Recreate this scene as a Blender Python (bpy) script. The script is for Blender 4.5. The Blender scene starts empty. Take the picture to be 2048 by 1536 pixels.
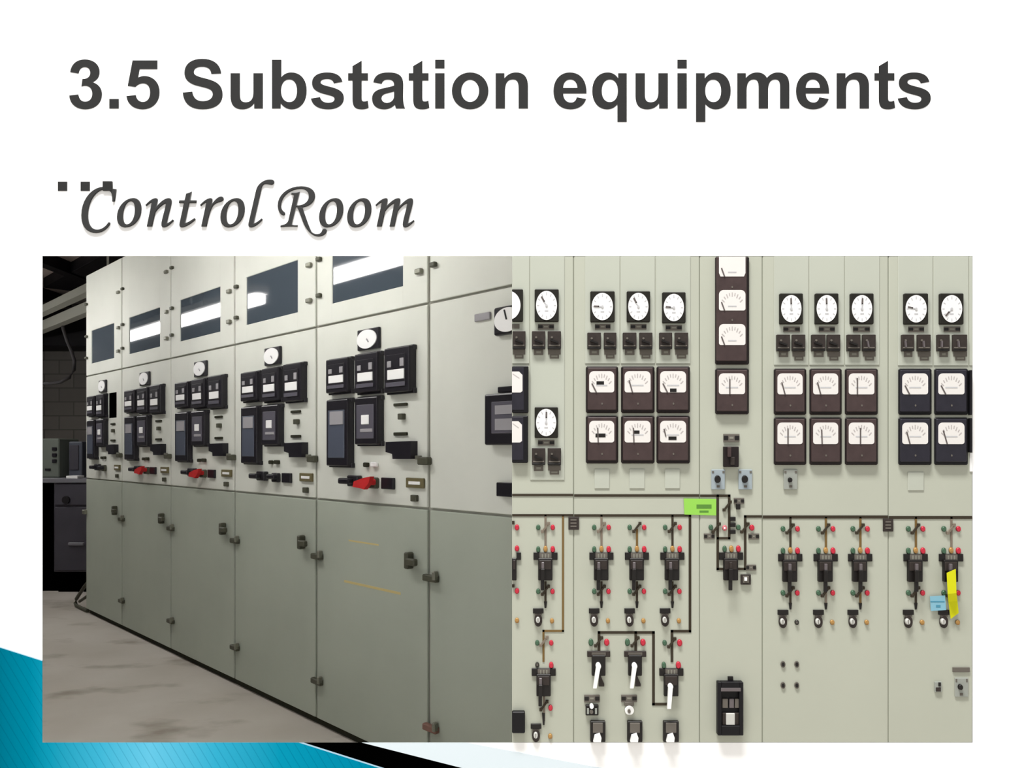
import bpy, bmesh, math, random
from mathutils import Vector, Matrix
random.seed(7)
scene = bpy.context.scene
COL = scene.collection

# ------------------------------------------------------------------ camera numbers (image taken as 2048 x 1536)
F, PPX, PPY = 1600.0, 1024.0, 897.0
EYE = 1.13
WY = 1.80                                   # the white wall and the control board stand 1.8 m from the viewer
CAM = Vector((0, 0, EYE))

def lin(c):
    r = []
    for v in c:
        v = v / 255.0
        r.append(v / 12.92 if v <= 0.04045 else ((v + 0.055) / 1.055) ** 2.4)
    return r

# ------------------------------------------------------------------ materials
def mat(name, rgb, rough=0.6, spec=0.3, metal=0.0, noise=0.0, scale=8.0, bump=0.0, div=1.0):
    """rgb is sRGB 0-255 (divided by div in linear light)."""
    m = bpy.data.materials.new(name)
    m.use_nodes = True
    nt = m.node_tree
    b = nt.nodes['Principled BSDF']
    c = [x / div for x in lin(rgb)]
    b.inputs['Base Color'].default_value = (*c, 1)
    b.inputs['Roughness'].default_value = rough
    b.inputs['Specular IOR Level'].default_value = spec
    b.inputs['Metallic'].default_value = metal
    if noise > 0:
        tc = nt.nodes.new('ShaderNodeTexCoord')
        n = nt.nodes.new('ShaderNodeTexNoise')
        n.inputs['Scale'].default_value = scale
        n.inputs['Detail'].default_value = 5
        r = nt.nodes.new('ShaderNodeValToRGB')
        r.color_ramp.elements[0].position = 0.3
        r.color_ramp.elements[1].position = 0.7
        r.color_ramp.elements[0].color = (*[x * (1 - noise) for x in c], 1)
        r.color_ramp.elements[1].color = (*[x * (1 + noise) for x in c], 1)
        nt.links.new(tc.outputs['Object'], n.inputs['Vector'])
        nt.links.new(n.outputs['Fac'], r.inputs['Fac'])
        nt.links.new(r.outputs['Color'], b.inputs['Base Color'])
        if bump > 0:
            bp = nt.nodes.new('ShaderNodeBump')
            bp.inputs['Strength'].default_value = bump
            bp.inputs['Distance'].default_value = 0.01
            nt.links.new(n.outputs['Fac'], bp.inputs['Height'])
            nt.links.new(bp.outputs['Normal'], b.inputs['Normal'])
    return m

def emis(name, rgb, strength):
    m = bpy.data.materials.new(name)
    m.use_nodes = True
    b = m.node_tree.nodes['Principled BSDF']
    b.inputs['Base Color'].default_value = (*rgb, 1)
    b.inputs['Emission Color'].default_value = (*rgb, 1)
    b.inputs['Emission Strength'].default_value = strength
    return m

HL = 1.55      # rough light level in front of the white wall
M = {}
M['wall'] = mat('white_wall_paint', (245, 245, 245), 0.9, 0.0)
M['ink'] = mat('charcoal_letter_paint', (70, 70, 70), 0.9, 0.0, div=2.1)
M['ink2'] = mat('charcoal_gloss_letter', (68, 68, 68), 0.5, 0.10, div=1.75)
M['black'] = mat('black_vinyl_and_shade', (1, 1, 1), 0.95, 0.0)  # stripe vinyl; also the painted shade at the desk and the cubicle opening
M['paleblue'] = mat('pale_blue_vinyl', (222, 234, 241), 0.9, 0.0, div=1.2)
M['paleline'] = mat('light_line_vinyl', (170, 205, 225), 0.9, 0.0, div=1.2)
M['board'] = mat('board_paint', (203, 206, 190), 0.55, 0.15, noise=0.03, scale=3.0, div=HL)
M['plate'] = mat('board_plate_paint', (205, 209, 195), 0.55, 0.15, noise=0.02, scale=5.0, div=HL)
M['seam'] = mat('seam_grey', (146, 149, 134), 0.8, 0.1, div=HL)
M['maroon'] = mat('brown_bakelite', (76, 61, 60), 0.45, 0.25, noise=0.12, scale=60, div=HL)
M['maroon_dark'] = mat('dark_brown_bakelite', (38, 30, 30), 0.5, 0.2, div=HL)
M['navy'] = mat('blue_black_bakelite', (44, 42, 52), 0.45, 0.25, noise=0.12, scale=60, div=HL)
M['navy_dark'] = mat('near_black_bakelite', (22, 21, 25), 0.5, 0.2, div=HL)
M['face'] = mat('meter_face_white', (246, 242, 238), 0.7, 0.1, div=1.45)
M['facegrey'] = mat('scale_print_grey', (205, 198, 196), 0.7, 0.1, div=HL)
M['tick'] = mat('scale_ticks', (214, 214, 216), 0.7, 0.1, div=HL)
M['needle'] = mat('needle_dark', (110, 102, 100), 0.6, 0.1, div=HL)
M['dialblack'] = mat('dial_case_black', (36, 34, 28), 0.5, 0.2, div=HL)
M['dialwhite'] = mat('dial_white', (250, 250, 250), 0.7, 0.1, div=1.4)
M['switch'] = mat('switch_dark', (58, 50, 46), 0.5, 0.25, noise=0.15, scale=120, div=HL)
M['switchblack'] = mat('switch_black', (26, 22, 20), 0.45, 0.3, div=HL)
M['gripgrey'] = mat('grip_highlight', (112, 104, 106), 0.35, 0.4, div=HL)
M['plategrey'] = mat('engraved_plate_grey', (116, 110, 102), 0.6, 0.2, div=HL)
M['platelight'] = mat('engraved_plate_letters', (150, 148, 136), 0.6, 0.2, div=HL)
M['mimic'] = mat('mimic_line_black', (66, 58, 46), 0.6, 0.15, div=HL)
M['mimicbrown'] = mat('mimic_line_brown', (130, 104, 62), 0.6, 0.15, div=HL)
M['mimicgrey'] = mat('mimic_line_grey', (140, 128, 114), 0.6, 0.15, div=HL)
M['lampgreen'] = mat('green_lens', (72, 108, 82), 0.25, 0.4, div=HL)
M['lampred'] = mat('red_lens', (214, 44, 68), 0.25, 0.4, div=HL)
M['lamppink'] = mat('pink_ring_lens', (232, 130, 140), 0.25, 0.4, div=HL)
M['lampamber'] = mat('amber_lens', (196, 150, 84), 0.25, 0.4, div=HL)
M['lampdark'] = mat('dark_lens', (52, 50, 44), 0.3, 0.4, div=HL)
M['bluegrey'] = mat('blue_grey_plate', (176, 188, 194), 0.5, 0.2, div=HL)
M['greyplate'] = mat('grey_plate', (172, 176, 168), 0.5, 0.2, div=HL)
M['chrome'] = mat('bright_metal', (222, 222, 216), 0.35, 0.4, div=HL)
M['white'] = mat('white_plastic', (246, 246, 244), 0.5, 0.2, div=1.2)
M['lime'] = mat('lime_paper', (166, 232, 100), 0.8, 0.05, div=HL)
M['limeink'] = mat('lime_paper_ink', (104, 156, 72), 0.8, 0.05, div=HL)
M['bluepaper'] = mat('light_blue_paper', (150, 205, 226), 0.8, 0.05, div=HL)
M['blueink'] = mat('blue_paper_ink', (92, 160, 186), 0.8, 0.05, div=HL)
M['yellow'] = mat('yellow_tape', (240, 240, 40), 0.8, 0.05, div=HL)
# the switchgear room
M['row'] = mat('switchgear_paint', (207, 209, 201), 0.55, 0.2, noise=0.05, scale=2.5)
M['rowlow'] = mat('switchgear_door_paint_shaded', (166, 172, 160), 0.5, 0.2, noise=0.06, scale=2.0)  # slightly darker door tone, deepened to paint in the light falloff towards the floor
M['rowseam'] = mat('switchgear_frame_paint', (164, 164, 154), 0.7, 0.2)
M['plinth'] = mat('plinth_dark', (52, 52, 42), 0.8, 0.1)
M['relay'] = mat('relay_black', (30, 28, 34), 0.3, 0.4)
M['relaygrey'] = mat('relay_inside', (84, 82, 92), 0.35, 0.5)
M['relaytall'] = mat('relay_inside_blue', (78, 84, 98), 0.3, 0.5)
M['label'] = mat('white_label', (235, 235, 235), 0.7, 0.2)
M['labelgrey'] = mat('grey_label', (150, 148, 152), 0.6, 0.2)
M['brass'] = mat('brass_frame', (104, 96, 66), 0.45, 0.4)
M['latch'] = mat('latch_metal', (120, 120, 108), 0.4, 0.4, metal=0.3)
M['latchdark'] = mat('latch_dark', (74, 74, 62), 0.5, 0.3)
M['redtag'] = mat('red_tag', (190, 40, 42), 0.6, 0.2)
M['tape'] = mat('tape_residue', (196, 180, 128), 0.8, 0.1)
M['rust'] = mat('rusty_hinge', (130, 100, 90), 0.8, 0.1)
M['housing'] = mat('luminaire_housing', (230, 230, 230), 0.6, 0.2)
M['tube'] = emis('fluorescent_diffuser', (1.0, 0.98, 0.95), 22.0)
M['tube_fill'] = emis('fluorescent_diffuser_fill', (1.0, 0.98, 0.95), 28.0)  # stronger glow for the lamp added near the white wall
M['darkmetal'] = mat('dark_metal', (30, 28, 31), 0.6, 0.2, noise=0.2, scale=4)
M['tray'] = mat('cable_tray_paint', (190, 190, 178), 0.6, 0.2)
M['bwall'] = mat('room_wall_paint', (84, 85, 88), 0.85, 0.1, noise=0.1, scale=1.5)
M['ceil'] = mat('room_ceiling', (205, 190, 182), 0.9, 0.1, noise=0.35, scale=1.2)
M['desk'] = mat('desk_steel', (66, 64, 72), 0.5, 0.3, noise=0.1, scale=3)
M['desktop'] = mat('desk_top', (110, 110, 116), 0.35, 0.4)
M['deskbox'] = mat('desk_box_green', (104, 110, 103), 0.6, 0.2)
M['deskbox2'] = mat('desk_box_blue', (74, 78, 88), 0.5, 0.3)
M['cable'] = mat('cable_grey', (84, 82, 84), 0.6, 0.2)

def glass_mat():
    m = bpy.data.materials.new('dark_window_glass')
    m.use_nodes = True
    b = m.node_tree.nodes['Principled BSDF']
    b.inputs['Base Color'].default_value = (*lin((70, 79, 88)), 1)
    b.inputs['Roughness'].default_value = 0.035
    b.inputs['Specular IOR Level'].default_value = 1.0
    return m
M['glass'] = glass_mat()

def teal_mat():
    m = bpy.data.materials.new('teal_striped_vinyl')
    m.use_nodes = True
    nt = m.node_tree
    b = nt.nodes['Principled BSDF']
    b.inputs['Roughness'].default_value = 0.9
    b.inputs['Specular IOR Level'].default_value = 0.0
    tc = nt.nodes.new('ShaderNodeTexCoord')
    sep = nt.nodes.new('ShaderNodeSeparateXYZ')
    nt.links.new(tc.outputs['Object'], sep.inputs[0])
    px = WY / F                                     # metres per picture pixel on the wall
    mr = nt.nodes.new('ShaderNodeMapRange')
    mr.inputs['From Min'].default_value = 0.0
    mr.inputs['From Max'].default_value = 800 * px
    nt.links.new(sep.outputs['X'], mr.inputs['Value'])
    ramp = nt.nodes.new('ShaderNodeValToRGB')
    cr = ramp.color_ramp
    stops = [(0, (0, 112, 138)), (60, (0, 130, 158)), (100, (16, 148, 178)), (200, (60, 174, 208)), (300, (98, 193, 226)),
             (430, (52, 170, 205)), (560, (10, 146, 178)), (760, (0, 130, 162))]
    while len(cr.elements) < len(stops):
        cr.elements.new(0.5)
    for e, (p, c) in zip(cr.elements, stops):
        e.position = p / 800
        e.color = (*[v / 1.2 for v in lin(c)], 1)
    nt.links.new(mr.outputs[0], ramp.inputs['Fac'])
    # thin diagonal printed hairlines
    mx = nt.nodes.new('ShaderNodeMath'); mx.operation = 'MULTIPLY'; mx.inputs[1].default_value = 0.86
    mz = nt.nodes.new('ShaderNodeMath'); mz.operation = 'MULTIPLY_ADD'; mz.inputs[1].default_value = 0.515
    nt.links.new(sep.outputs['X'], mx.inputs[0])
    nt.links.new(sep.outputs['Z'], mz.inputs[0])
    nt.links.new(mx.outputs[0], mz.inputs[2])
    fr = nt.nodes.new('ShaderNodeMath'); fr.operation = 'PINGPONG'; fr.inputs[1].default_value = 7.6 * px
    nt.links.new(mz.outputs[0], fr.inputs[0])
    lt = nt.nodes.new('ShaderNodeMath'); lt.operation = 'LESS_THAN'; lt.inputs[1].default_value = 0.9 * px
    nt.links.new(fr.outputs[0], lt.inputs[0])
    mix = nt.nodes.new('ShaderNodeMix'); mix.data_type = 'RGBA'; mix.blend_type = 'MULTIPLY'
    fm = nt.nodes.new('ShaderNodeMath'); fm.operation = 'MULTIPLY'; fm.inputs[1].default_value = 0.3
    nt.links.new(lt.outputs[0], fm.inputs[0])
    nt.links.new(fm.outputs[0], mix.inputs['Factor'])
    nt.links.new(ramp.outputs['Color'], mix.inputs['A'])
    mix.inputs['B'].default_value = (0.1, 0.4, 0.5, 1)
    nt.links.new(mix.outputs['Result'], b.inputs['Base Color'])
    return m
M['teal'] = teal_mat()

def floor_mat():
    m = bpy.data.materials.new('worn_concrete_floor')
    m.use_nodes = True
    nt = m.node_tree
    b = nt.nodes['Principled BSDF']
    b.inputs['Roughness'].default_value = 0.8
    b.inputs['Specular IOR Level'].default_value = 0.15
    tc = nt.nodes.new('ShaderNodeTexCoord')
    def noise(scale, detail, stretch):
        mp = nt.nodes.new('ShaderNodeMapping')
        mp.inputs['Scale'].default_value = stretch
        nt.links.new(tc.outputs['Object'], mp.inputs['Vector'])
        n = nt.nodes.new('ShaderNodeTexNoise')
        n.inputs['Scale'].default_value = scale
        n.inputs['Detail'].default_value = detail
        nt.links.new(mp.outputs[0], n.inputs['Vector'])
        return n
    n1 = noise(1.3, 6, (1, 1, 1))
    r1 = nt.nodes.new('ShaderNodeValToRGB')
    r1.color_ramp.elements[0].position = 0.3
    r1.color_ramp.elements[0].color = (*lin((176, 170, 160)), 1)
    r1.color_ramp.elements[1].position = 0.7
    r1.color_ramp.elements[1].color = (*lin((200, 195, 188)), 1)
    nt.links.new(n1.outputs['Fac'], r1.inputs['Fac'])
    n2 = noise(2.6, 9, (1, 1.6, 1))                    # stains
    r2 = nt.nodes.new('ShaderNodeValToRGB')
    r2.color_ramp.elements[0].position = 0.55
    r2.color_ramp.elements[0].color = (0, 0, 0, 1)
    r2.color_ramp.elements[1].position = 0.72
    r2.color_ramp.elements[1].color = (1, 1, 1, 1)
    nt.links.new(n2.outputs['Fac'], r2.inputs['Fac'])
    mix = nt.nodes.new('ShaderNodeMix'); mix.data_type = 'RGBA'
    f = nt.nodes.new('ShaderNodeMath'); f.operation = 'MULTIPLY'; f.inputs[1].default_value = 0.6
    nt.links.new(r2.outputs['Color'], f.inputs[0])
    nt.links.new(f.outputs[0], mix.inputs['Factor'])
    nt.links.new(r1.outputs['Color'], mix.inputs['A'])
    mix.inputs['B'].default_value = (*lin((112, 102, 84)), 1)
    nt.links.new(mix.outputs['Result'], b.inputs['Base Color'])
    return m
M['floor'] = floor_mat()

def block_mat():
    m = bpy.data.materials.new('painted_block_wall')
    m.use_nodes = True
    nt = m.node_tree
    b = nt.nodes['Principled BSDF']
    b.inputs['Roughness'].default_value = 0.9
    b.inputs['Specular IOR Level'].default_value = 0.1
    tc = nt.nodes.new('ShaderNodeTexCoord')
    mp = nt.nodes.new('ShaderNodeMapping')
    mp.inputs['Rotation'].default_value = (math.pi / 2, 0, 0)
    nt.links.new(tc.outputs['Object'], mp.inputs['Vector'])
    br = nt.nodes.new('ShaderNodeTexBrick')
    br.inputs['Color1'].default_value = (*lin((126, 122, 118)), 1)
    br.inputs['Color2'].default_value = (*lin((134, 130, 125)), 1)
    br.inputs['Mortar'].default_value = (*lin((104, 101, 97)), 1)
    br.inputs['Scale'].default_value = 1.0
    br.inputs['Mortar Size'].default_value = 0.008
    br.inputs['Brick Width'].default_value = 0.42
    br.inputs['Row Height'].default_value = 0.2
    nt.links.new(mp.outputs[0], br.inputs['Vector'])
    nt.links.new(br.outputs['Color'], b.inputs['Base Color'])
    return m
M['block'] = block_mat()

# ------------------------------------------------------------------ mesh builder
class MB:
    def __init__(self):
        self.bm = bmesh.new()
        self.mats = []
    def _mi(self, m):
        if m not in self.mats:
            self.mats.append(m)
        return self.mats.index(m)
    def box(self, x0, x1, y0, y1, z0, z1, m, bev=0.0, seg=1):
        mi = self._mi(m)
        x0, x1 = min(x0, x1), max(x0, x1); y0, y1 = min(y0, y1), max(y0, y1); z0, z1 = min(z0, z1), max(z0, z1)
        v = [self.bm.verts.new(p) for p in ((x0, y0, z0), (x1, y0, z0), (x1, y1, z0), (x0, y1, z0),
                                            (x0, y0, z1), (x1, y0, z1), (x1, y1, z1), (x0, y1, z1))]
        fs = [self.bm.faces.new([v[i] for i in q]) for q in ((0, 3, 2, 1), (4, 5, 6, 7), (0, 1, 5, 4), (1, 2, 6, 5), (2, 3, 7, 6), (3, 0, 4, 7))]
        for f in fs:
            f.material_index = mi
        if bev > 0:
            bev = min(bev, 0.45 * min(x1 - x0, y1 - y0, z1 - z0))
            es = list({e for f in fs for e in f.edges})
            r = bmesh.ops.bevel(self.bm, geom=es, offset=bev, segments=seg, affect='EDGES', profile=0.5)
            for f in r['faces']:
                f.material_index = mi
        return self
    def prism(self, poly, y0, y1, m):
        """poly: list of (x, z); front at y0, back at y1."""
        mi = self._mi(m)
        a = [self.bm.verts.new((p[0], y0, p[1])) for p in poly]
        b = [self.bm.verts.new((p[0], y1, p[1])) for p in poly]
        fs = [self.bm.faces.new(a), self.bm.faces.new(list(reversed(b)))]
        n = len(poly)
        for i in range(n):
            j = (i + 1) % n
            fs.append(self.bm.faces.new([a[j], a[i], b[i], b[j]]))
        for f in fs:
            f.material_index = mi
        bmesh.ops.recalc_face_normals(self.bm, faces=fs)
        return self
    def oval(self, cx, cz, rx, rz, y0, y1, m, n=32, taper=1.0):
        mi = self._mi(m)
        A = [(math.cos(2 * math.pi * i / n), math.sin(2 * math.pi * i / n)) for i in range(n)]
        a = [self.bm.verts.new((cx + rx * taper * c, y0, cz + rz * taper * s)) for c, s in A]
        b = [self.bm.verts.new((cx + rx * c, y1, cz + rz * s)) for c, s in A]
        fs = [self.bm.faces.new(a), self.bm.faces.new(list(reversed(b)))]
        for i in range(n):
            j = (i + 1) % n
            f = self.bm.faces.new([a[j], a[i], b[i], b[j]])
            f.smooth = True
            fs.append(f)
        for f in fs:
            f.material_index = mi
        bmesh.ops.recalc_face_normals(self.bm, faces=fs)
        return self
    def strip(self, p, q, w, y0, y1, m):
        """flat bar between two (x, z) points."""
        d = Vector((q[0] - p[0], q[1] - p[1]))
        if d.length < 1e-9:
            return self
        t = Vector((-d.y, d.x)).normalized() * (w / 2)
        return self.prism([(p[0] + t.x, p[1] + t.y), (p[0] - t.x, p[1] - t.y), (q[0] - t.x, q[1] - t.y), (q[0] + t.x, q[1] + t.y)], y0, y1, m)
    def tube(self, pts, r, m, n=10):
        mi = self._mi(m)
        pts = [Vector(p) for p in pts]
        rings = []
        for i, p in enumerate(pts):
            d = (pts[min(i + 1, len(pts) - 1)] - pts[max(i - 1, 0)]).normalized()
            up = Vector((0, 0, 1)) if abs(d.z) < 0.9 else Vector((1, 0, 0))
            a = d.cross(up).normalized(); b = d.cross(a)
            rings.append([self.bm.verts.new(p + r * (math.cos(2 * math.pi * k / n) * a + math.sin(2 * math.pi * k / n) * b)) for k in range(n)])
        fs = []
        for i in range(len(rings) - 1):
            for k in range(n):
                f = self.bm.faces.new([rings[i][k], rings[i][(k + 1) % n], rings[i + 1][(k + 1) % n], rings[i + 1][k]])
                f.smooth = True; fs.append(f)
        fs.append(self.bm.faces.new(rings[0])); fs.append(self.bm.faces.new(rings[-1]))
        for f in fs:
            f.material_index = mi
        bmesh.ops.recalc_face_normals(self.bm, faces=fs)
        return self
    def build(self, name, parent=None, label=None):
        me = bpy.data.meshes.new(name)
        self.bm.to_mesh(me); self.bm.free()
        for m in self.mats:
            me.materials.append(M[m])
        o = bpy.data.objects.new(name, me)
        COL.objects.link(o)
        if parent is not None:
            o.parent = parent
        if label:
            o['label'] = label
        return o

def tag(o, label, cat, group=None):
    o['label'] = label; o['category'] = cat
    if group:
        o['group'] = group
    return o
def struct(o):
    o['kind'] = 'structure'
    return o
def thing(name, loc, rz, label, cat, group=None):
    o = bpy.data.objects.new(name, None)
    o.empty_display_size = 0.1
    COL.objects.link(o)
    o.location = loc; o.rotation_euler = (0, 0, rz)
    return tag(o, label, cat, group)

class Frame:
    """A vertical face: local x to the right, y into the face, z up. loc() measures a picture point on the face (or d in front of it)."""
    def __init__(self, origin, rz):
        self.o = Vector(origin); self.rz = rz
        self.u = Vector((math.cos(rz), math.sin(rz), 0)); self.n = Vector((math.sin(rz), -math.cos(rz), 0))
    def loc(self, px, py, d=0.0):
        r = Vector(((px - PPX) / F, 1.0, -(py - PPY) / F))
        t = ((self.o + d * self.n - CAM).dot(self.n)) / r.dot(self.n)
        p = CAM + t * r - self.o
        return p.dot(self.u), p.z
    def rect(self, x0, y0, x1, y1, d=0.0):
        a = self.loc(x0, (y0 + y1) / 2, d)[0]; b = self.loc(x1, (y0 + y1) / 2, d)[0]
        xm = (x0 + x1) / 2
        return a, b, self.loc(xm, y1, d)[1], self.loc(xm, y0, d)[1]

# ------------------------------------------------------------------ letters: outlines drawn point by point
def flatten(path, seg=9):
    out, cur, toks, i, pen = [], [], path.split(), 0, None
    def pt(s):
        a, b = s.split(','); return (float(a), float(b))
    cmd = None
    while i < len(toks):
        t = toks[i]
        if t in 'MLCZ':
            cmd = t; i += 1
            if t == 'Z':
                out.append(cur); cur = []
            continue
        if cmd in 'ML':
            pen = pt(t); cur.append(pen); i += 1
        else:
            a, b, c = pt(toks[i]), pt(toks[i + 1]), pt(toks[i + 2]); i += 3
            for k in range(1, seg + 1):
                s = k / seg; q = 1 - s
                cur.append((q ** 3 * pen[0] + 3 * q * q * s * a[0] + 3 * q * s * s * b[0] + s ** 3 * c[0],
                            q ** 3 * pen[1] + 3 * q * q * s * a[1] + 3 * q * s * s * b[1] + s ** 3 * c[1]))
            pen = c
    return out

PXM = WY / F
def letter_mesh(paths, tf, depth, bevel, m):
    """paths: list of outlines sets; each set is filled (nested outlines are holes). tf maps drawing units to picture pixels."""
    bm = bmesh.new()
    for path in paths:
        cu = bpy.data.curves.new('outline', 'CURVE')
        cu.dimensions = '2D'; cu.fill_mode = 'BOTH'
        for loop in flatten(path):
            pts = []
            for p in loop:
                x, y = tf(p)
                q = ((x - PPX) * PXM, -(y - PPY) * PXM)
                if not pts or (abs(q[0] - pts[-1][0]) + abs(q[1] - pts[-1][1])) > 1e-5:
                    pts.append(q)
            if (abs(pts[0][0] - pts[-1][0]) + abs(pts[0][1] - pts[-1][1])) < 1e-5:
                pts.pop()
            sp = cu.splines.new('POLY')
            sp.points.add(len(pts) - 1)
            for k, q in enumerate(pts):
                sp.points[k].co = (q[0], q[1], 0, 1)
            sp.use_cyclic_u = True
        cu.extrude = depth / 2 - bevel
        cu.bevel_depth = bevel
        cu.bevel_resolution = 2
        cu.offset = -bevel
        ob = bpy.data.objects.new('outline', cu)
        me = bpy.data.meshes.new_from_object(ob)
        bm.from_mesh(me)
        bpy.data.objects.remove(ob); bpy.data.curves.remove(cu); bpy.data.meshes.remove(me)
    # lay the drawing on the wall: x right, y up -> x, z ; thickness towards the viewer
    bmesh.ops.transform(bm, matrix=Matrix(((1, 0, 0, 0), (0, 0, -1, -depth / 2), (0, 1, 0, 0), (0, 0, 0, 1))), verts=bm.verts)
    me = bpy.data.meshes.new('letter')
    bm.to_mesh(me); bm.free()
    me.materials.append(M[m])
    return me

def oval_path(cx, cy, rx, ry, k=0.56):
    return ('M %f,%f C %f,%f %f,%f %f,%f C %f,%f %f,%f %f,%f C %f,%f %f,%f %f,%f C %f,%f %f,%f %f,%f Z' % (
        cx, cy - ry, cx + k * rx, cy - ry, cx + rx, cy - k * ry, cx + rx, cy, cx + rx, cy + k * ry, cx + k * rx, cy + ry, cx, cy + ry,
        cx - k * rx, cy + ry, cx - rx, cy + k * ry, cx - rx, cy, cx - rx, cy - k * ry, cx - k * rx, cy - ry, cx, cy - ry))
def rect_path(x0, y0, x1, y1):
    return 'M %f,%f L %f,%f %f,%f %f,%f Z' % (x0, y0, x1, y0, x1, y1, x0, y1)

G = {}
G['3'] = 'M 130,174 C 136,122 172,93 224,93 C 282,93 318,128 318,172 C 318,206 300,226 273,239 C 310,249 333,277 333,316 C 333,374 288,412 226,412 C 166,412 128,377 124,324 L 182,317 C 187,347 202,363 226,363 C 254,363 271,343 271,312 C 271,281 254,262 226,262 C 218,262 211,263 202,266 L 208,218 C 242,219 258,202 258,178 C 258,156 245,142 223,142 C 201,142 187,157 184,183 Z'
G['5'] = 'M 529,99 L 688,99 688,155 574,155 565,209 C 579,202 592,199 606,199 C 660,199 702,240 702,302 C 702,366 658,412 594,412 C 536,412 496,380 490,327 L 550,321 C 553,347 571,365 595,365 C 622,365 641,344 641,304 C 641,265 623,246 596,246 C 578,246 561,254 547,269 L 498,262 Z'
G['S'] = 'M 850,305 L 911,299 C 917,339 940,360 978,360 C 1019,360 1042,341 1042,315 C 1042,294 1028,283 990,273 C 962,266 944,262 928,257 C 883,242 861,216 861,178 C 861,124 903,89 974,89 C 1050,89 1092,126 1096,183 L 1033,186 C 1029,155 1012,140 973,140 C 938,140 921,153 921,173 C 921,192 938,200 985,212 C 1055,229 1105,247 1105,318 C 1105,375 1060,412 977,412 C 899,412 856,376 850,305 Z'
G['u'] = 'M 1156,181 L 1216,181 1216,310 C 1216,350 1222,367 1254,367 C 1290,367 1302,340 1302,300 L 1302,181 1363,181 1363,407 1307,407 1307,373 C 1290,399 1262,412 1232,412 C 1182,412 1156,386 1156,328 Z'
G['b'] = 'M 1421,95 L 1481,95 1481,207 C 1497,186 1519,176 1545,176 C 1602,176 1643,219 1643,291 C 1643,367 1601,412 1548,412 C 1520,412 1495,399 1477,374 L 1477,407 1421,407 Z M 1531,221 C 1500,221 1479,247 1479,293 C 1479,338 1501,366 1532,366 C 1562,366 1581,341 1581,294 C 1581,246 1562,221 1531,221 Z'
G['s'] = 'M 1670,343 L 1729,334 C 1734,357 1752,370 1780,370 C 1807,370 1821,361 1821,345 C 1821,330 1806,327 1771,318 C 1703,302 1677,283 1677,243 C 1677,202 1712,176 1774,176 C 1832,176 1864,198 1872,236 L 1817,246 C 1812,228 1799,218 1776,218 C 1746,218 1732,226 1732,238 C 1732,250 1744,256 1789,267 C 1853,282 1881,301 1881,340 C 1881,382 1843,412 1781,412 C 1716,412 1679,386 1670,343 Z'
G['t'] = 'M 1995,101 L 1995,181 2035,181 2035,228 1995,228 1995,335 C 1995,357 1998,362 2011,362 C 2016,362 2024,361 2034,357 L 2040,402 C 2026,409 2012,412 1996,412 C 1952,412 1936,396 1936,345 L 1936,228 1908,228 1908,181 1936,181 1936,136 Z'
G['a'] = 'M 203,249 L 149,239 C 157,197 184,176 247,176 C 312,176 341,198 341,252 L 340,325 C 340,366 343,384 353,407 L 294,407 287,383 C 268,403 244,412 217,412 C 170,412 141,384 141,344 C 141,301 172,285 224,275 C 252,269 269,265 282,260 C 282,233 273,222 241,222 C 221,222 209,229 203,249 Z M 282,298 C 270,302 255,305 240,309 C 213,315 202,324 202,340 C 202,358 216,371 236,371 C 256,371 277,358 281,336 C 282,329 282,318 282,298 Z'
G['n'] = 'M 932,181 L 988,181 988,214 C 1008,188 1034,176 1063,176 C 1112,176 1139,205 1139,264 L 1139,407 1079,407 1079,290 C 1079,240 1073,221 1042,221 C 1007,221 992,245 992,300 L 992,407 932,407 Z'
G['e'] = 'M 1451,335 L 1511,346 C 1497,389 1460,412 1411,412 C 1342,412 1302,366 1302,295 C 1302,222 1347,176 1405,176 C 1472,176 1515,221 1514,311 L 1364,311 C 1365,346 1384,369 1414,369 C 1433,369 1446,358 1451,335 Z M 1455,275 C 1454,240 1435,221 1410,221 C 1384,221 1364,241 1364,275 Z'
G['q'] = 'M 1716,181 L 1771,181 1771,493 1711,493 1711,380 C 1693,402 1671,412 1645,412 C 1591,412 1550,368 1550,294 C 1550,220 1593,176 1648,176 C 1677,176 1701,189 1716,214 Z M 1663,221 C 1632,221 1611,248 1611,294 C 1611,341 1633,366 1662,366 C 1691,366 1714,341 1714,295 C 1714,247 1693,221 1663,221 Z'
G['p'] = 'M 294,181 L 350,181 350,215 C 367,189 393,176 421,176 C 475,176 516,219 516,293 C 516,368 474,412 421,412 C 396,412 375,402 354,379 L 354,493 294,493 Z M 404,222 C 374,222 353,247 353,292 C 353,340 375,366 406,366 C 435,366 455,341 455,294 C 455,246 434,222 404,222 Z'
G['m'] = 'M 558,181 L 613,181 613,212 C 633,187 657,176 686,176 C 714,176 735,188 748,211 C 768,187 791,176 819,176 C 866,176 891,203 891,258 L 891,407 832,407 832,275 C 832,236 826,221 801,221 C 770,221 755,246 755,293 L 755,407 695,407 695,280 C 695,236 688,221 664,221 C 632,221 618,246 618,291 L 618,407 558,407 Z'
G['o'] = oval_path(769, 294, 117, 118, 0.57) + ' ' + oval_path(769, 294, 57, 71, 0.57)
G['.'] = rect_path(380, 346, 441, 407)
I_DOT, I_STEM = rect_path(545, 95, 605, 150), rect_path(545, 181, 605, 407)

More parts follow.
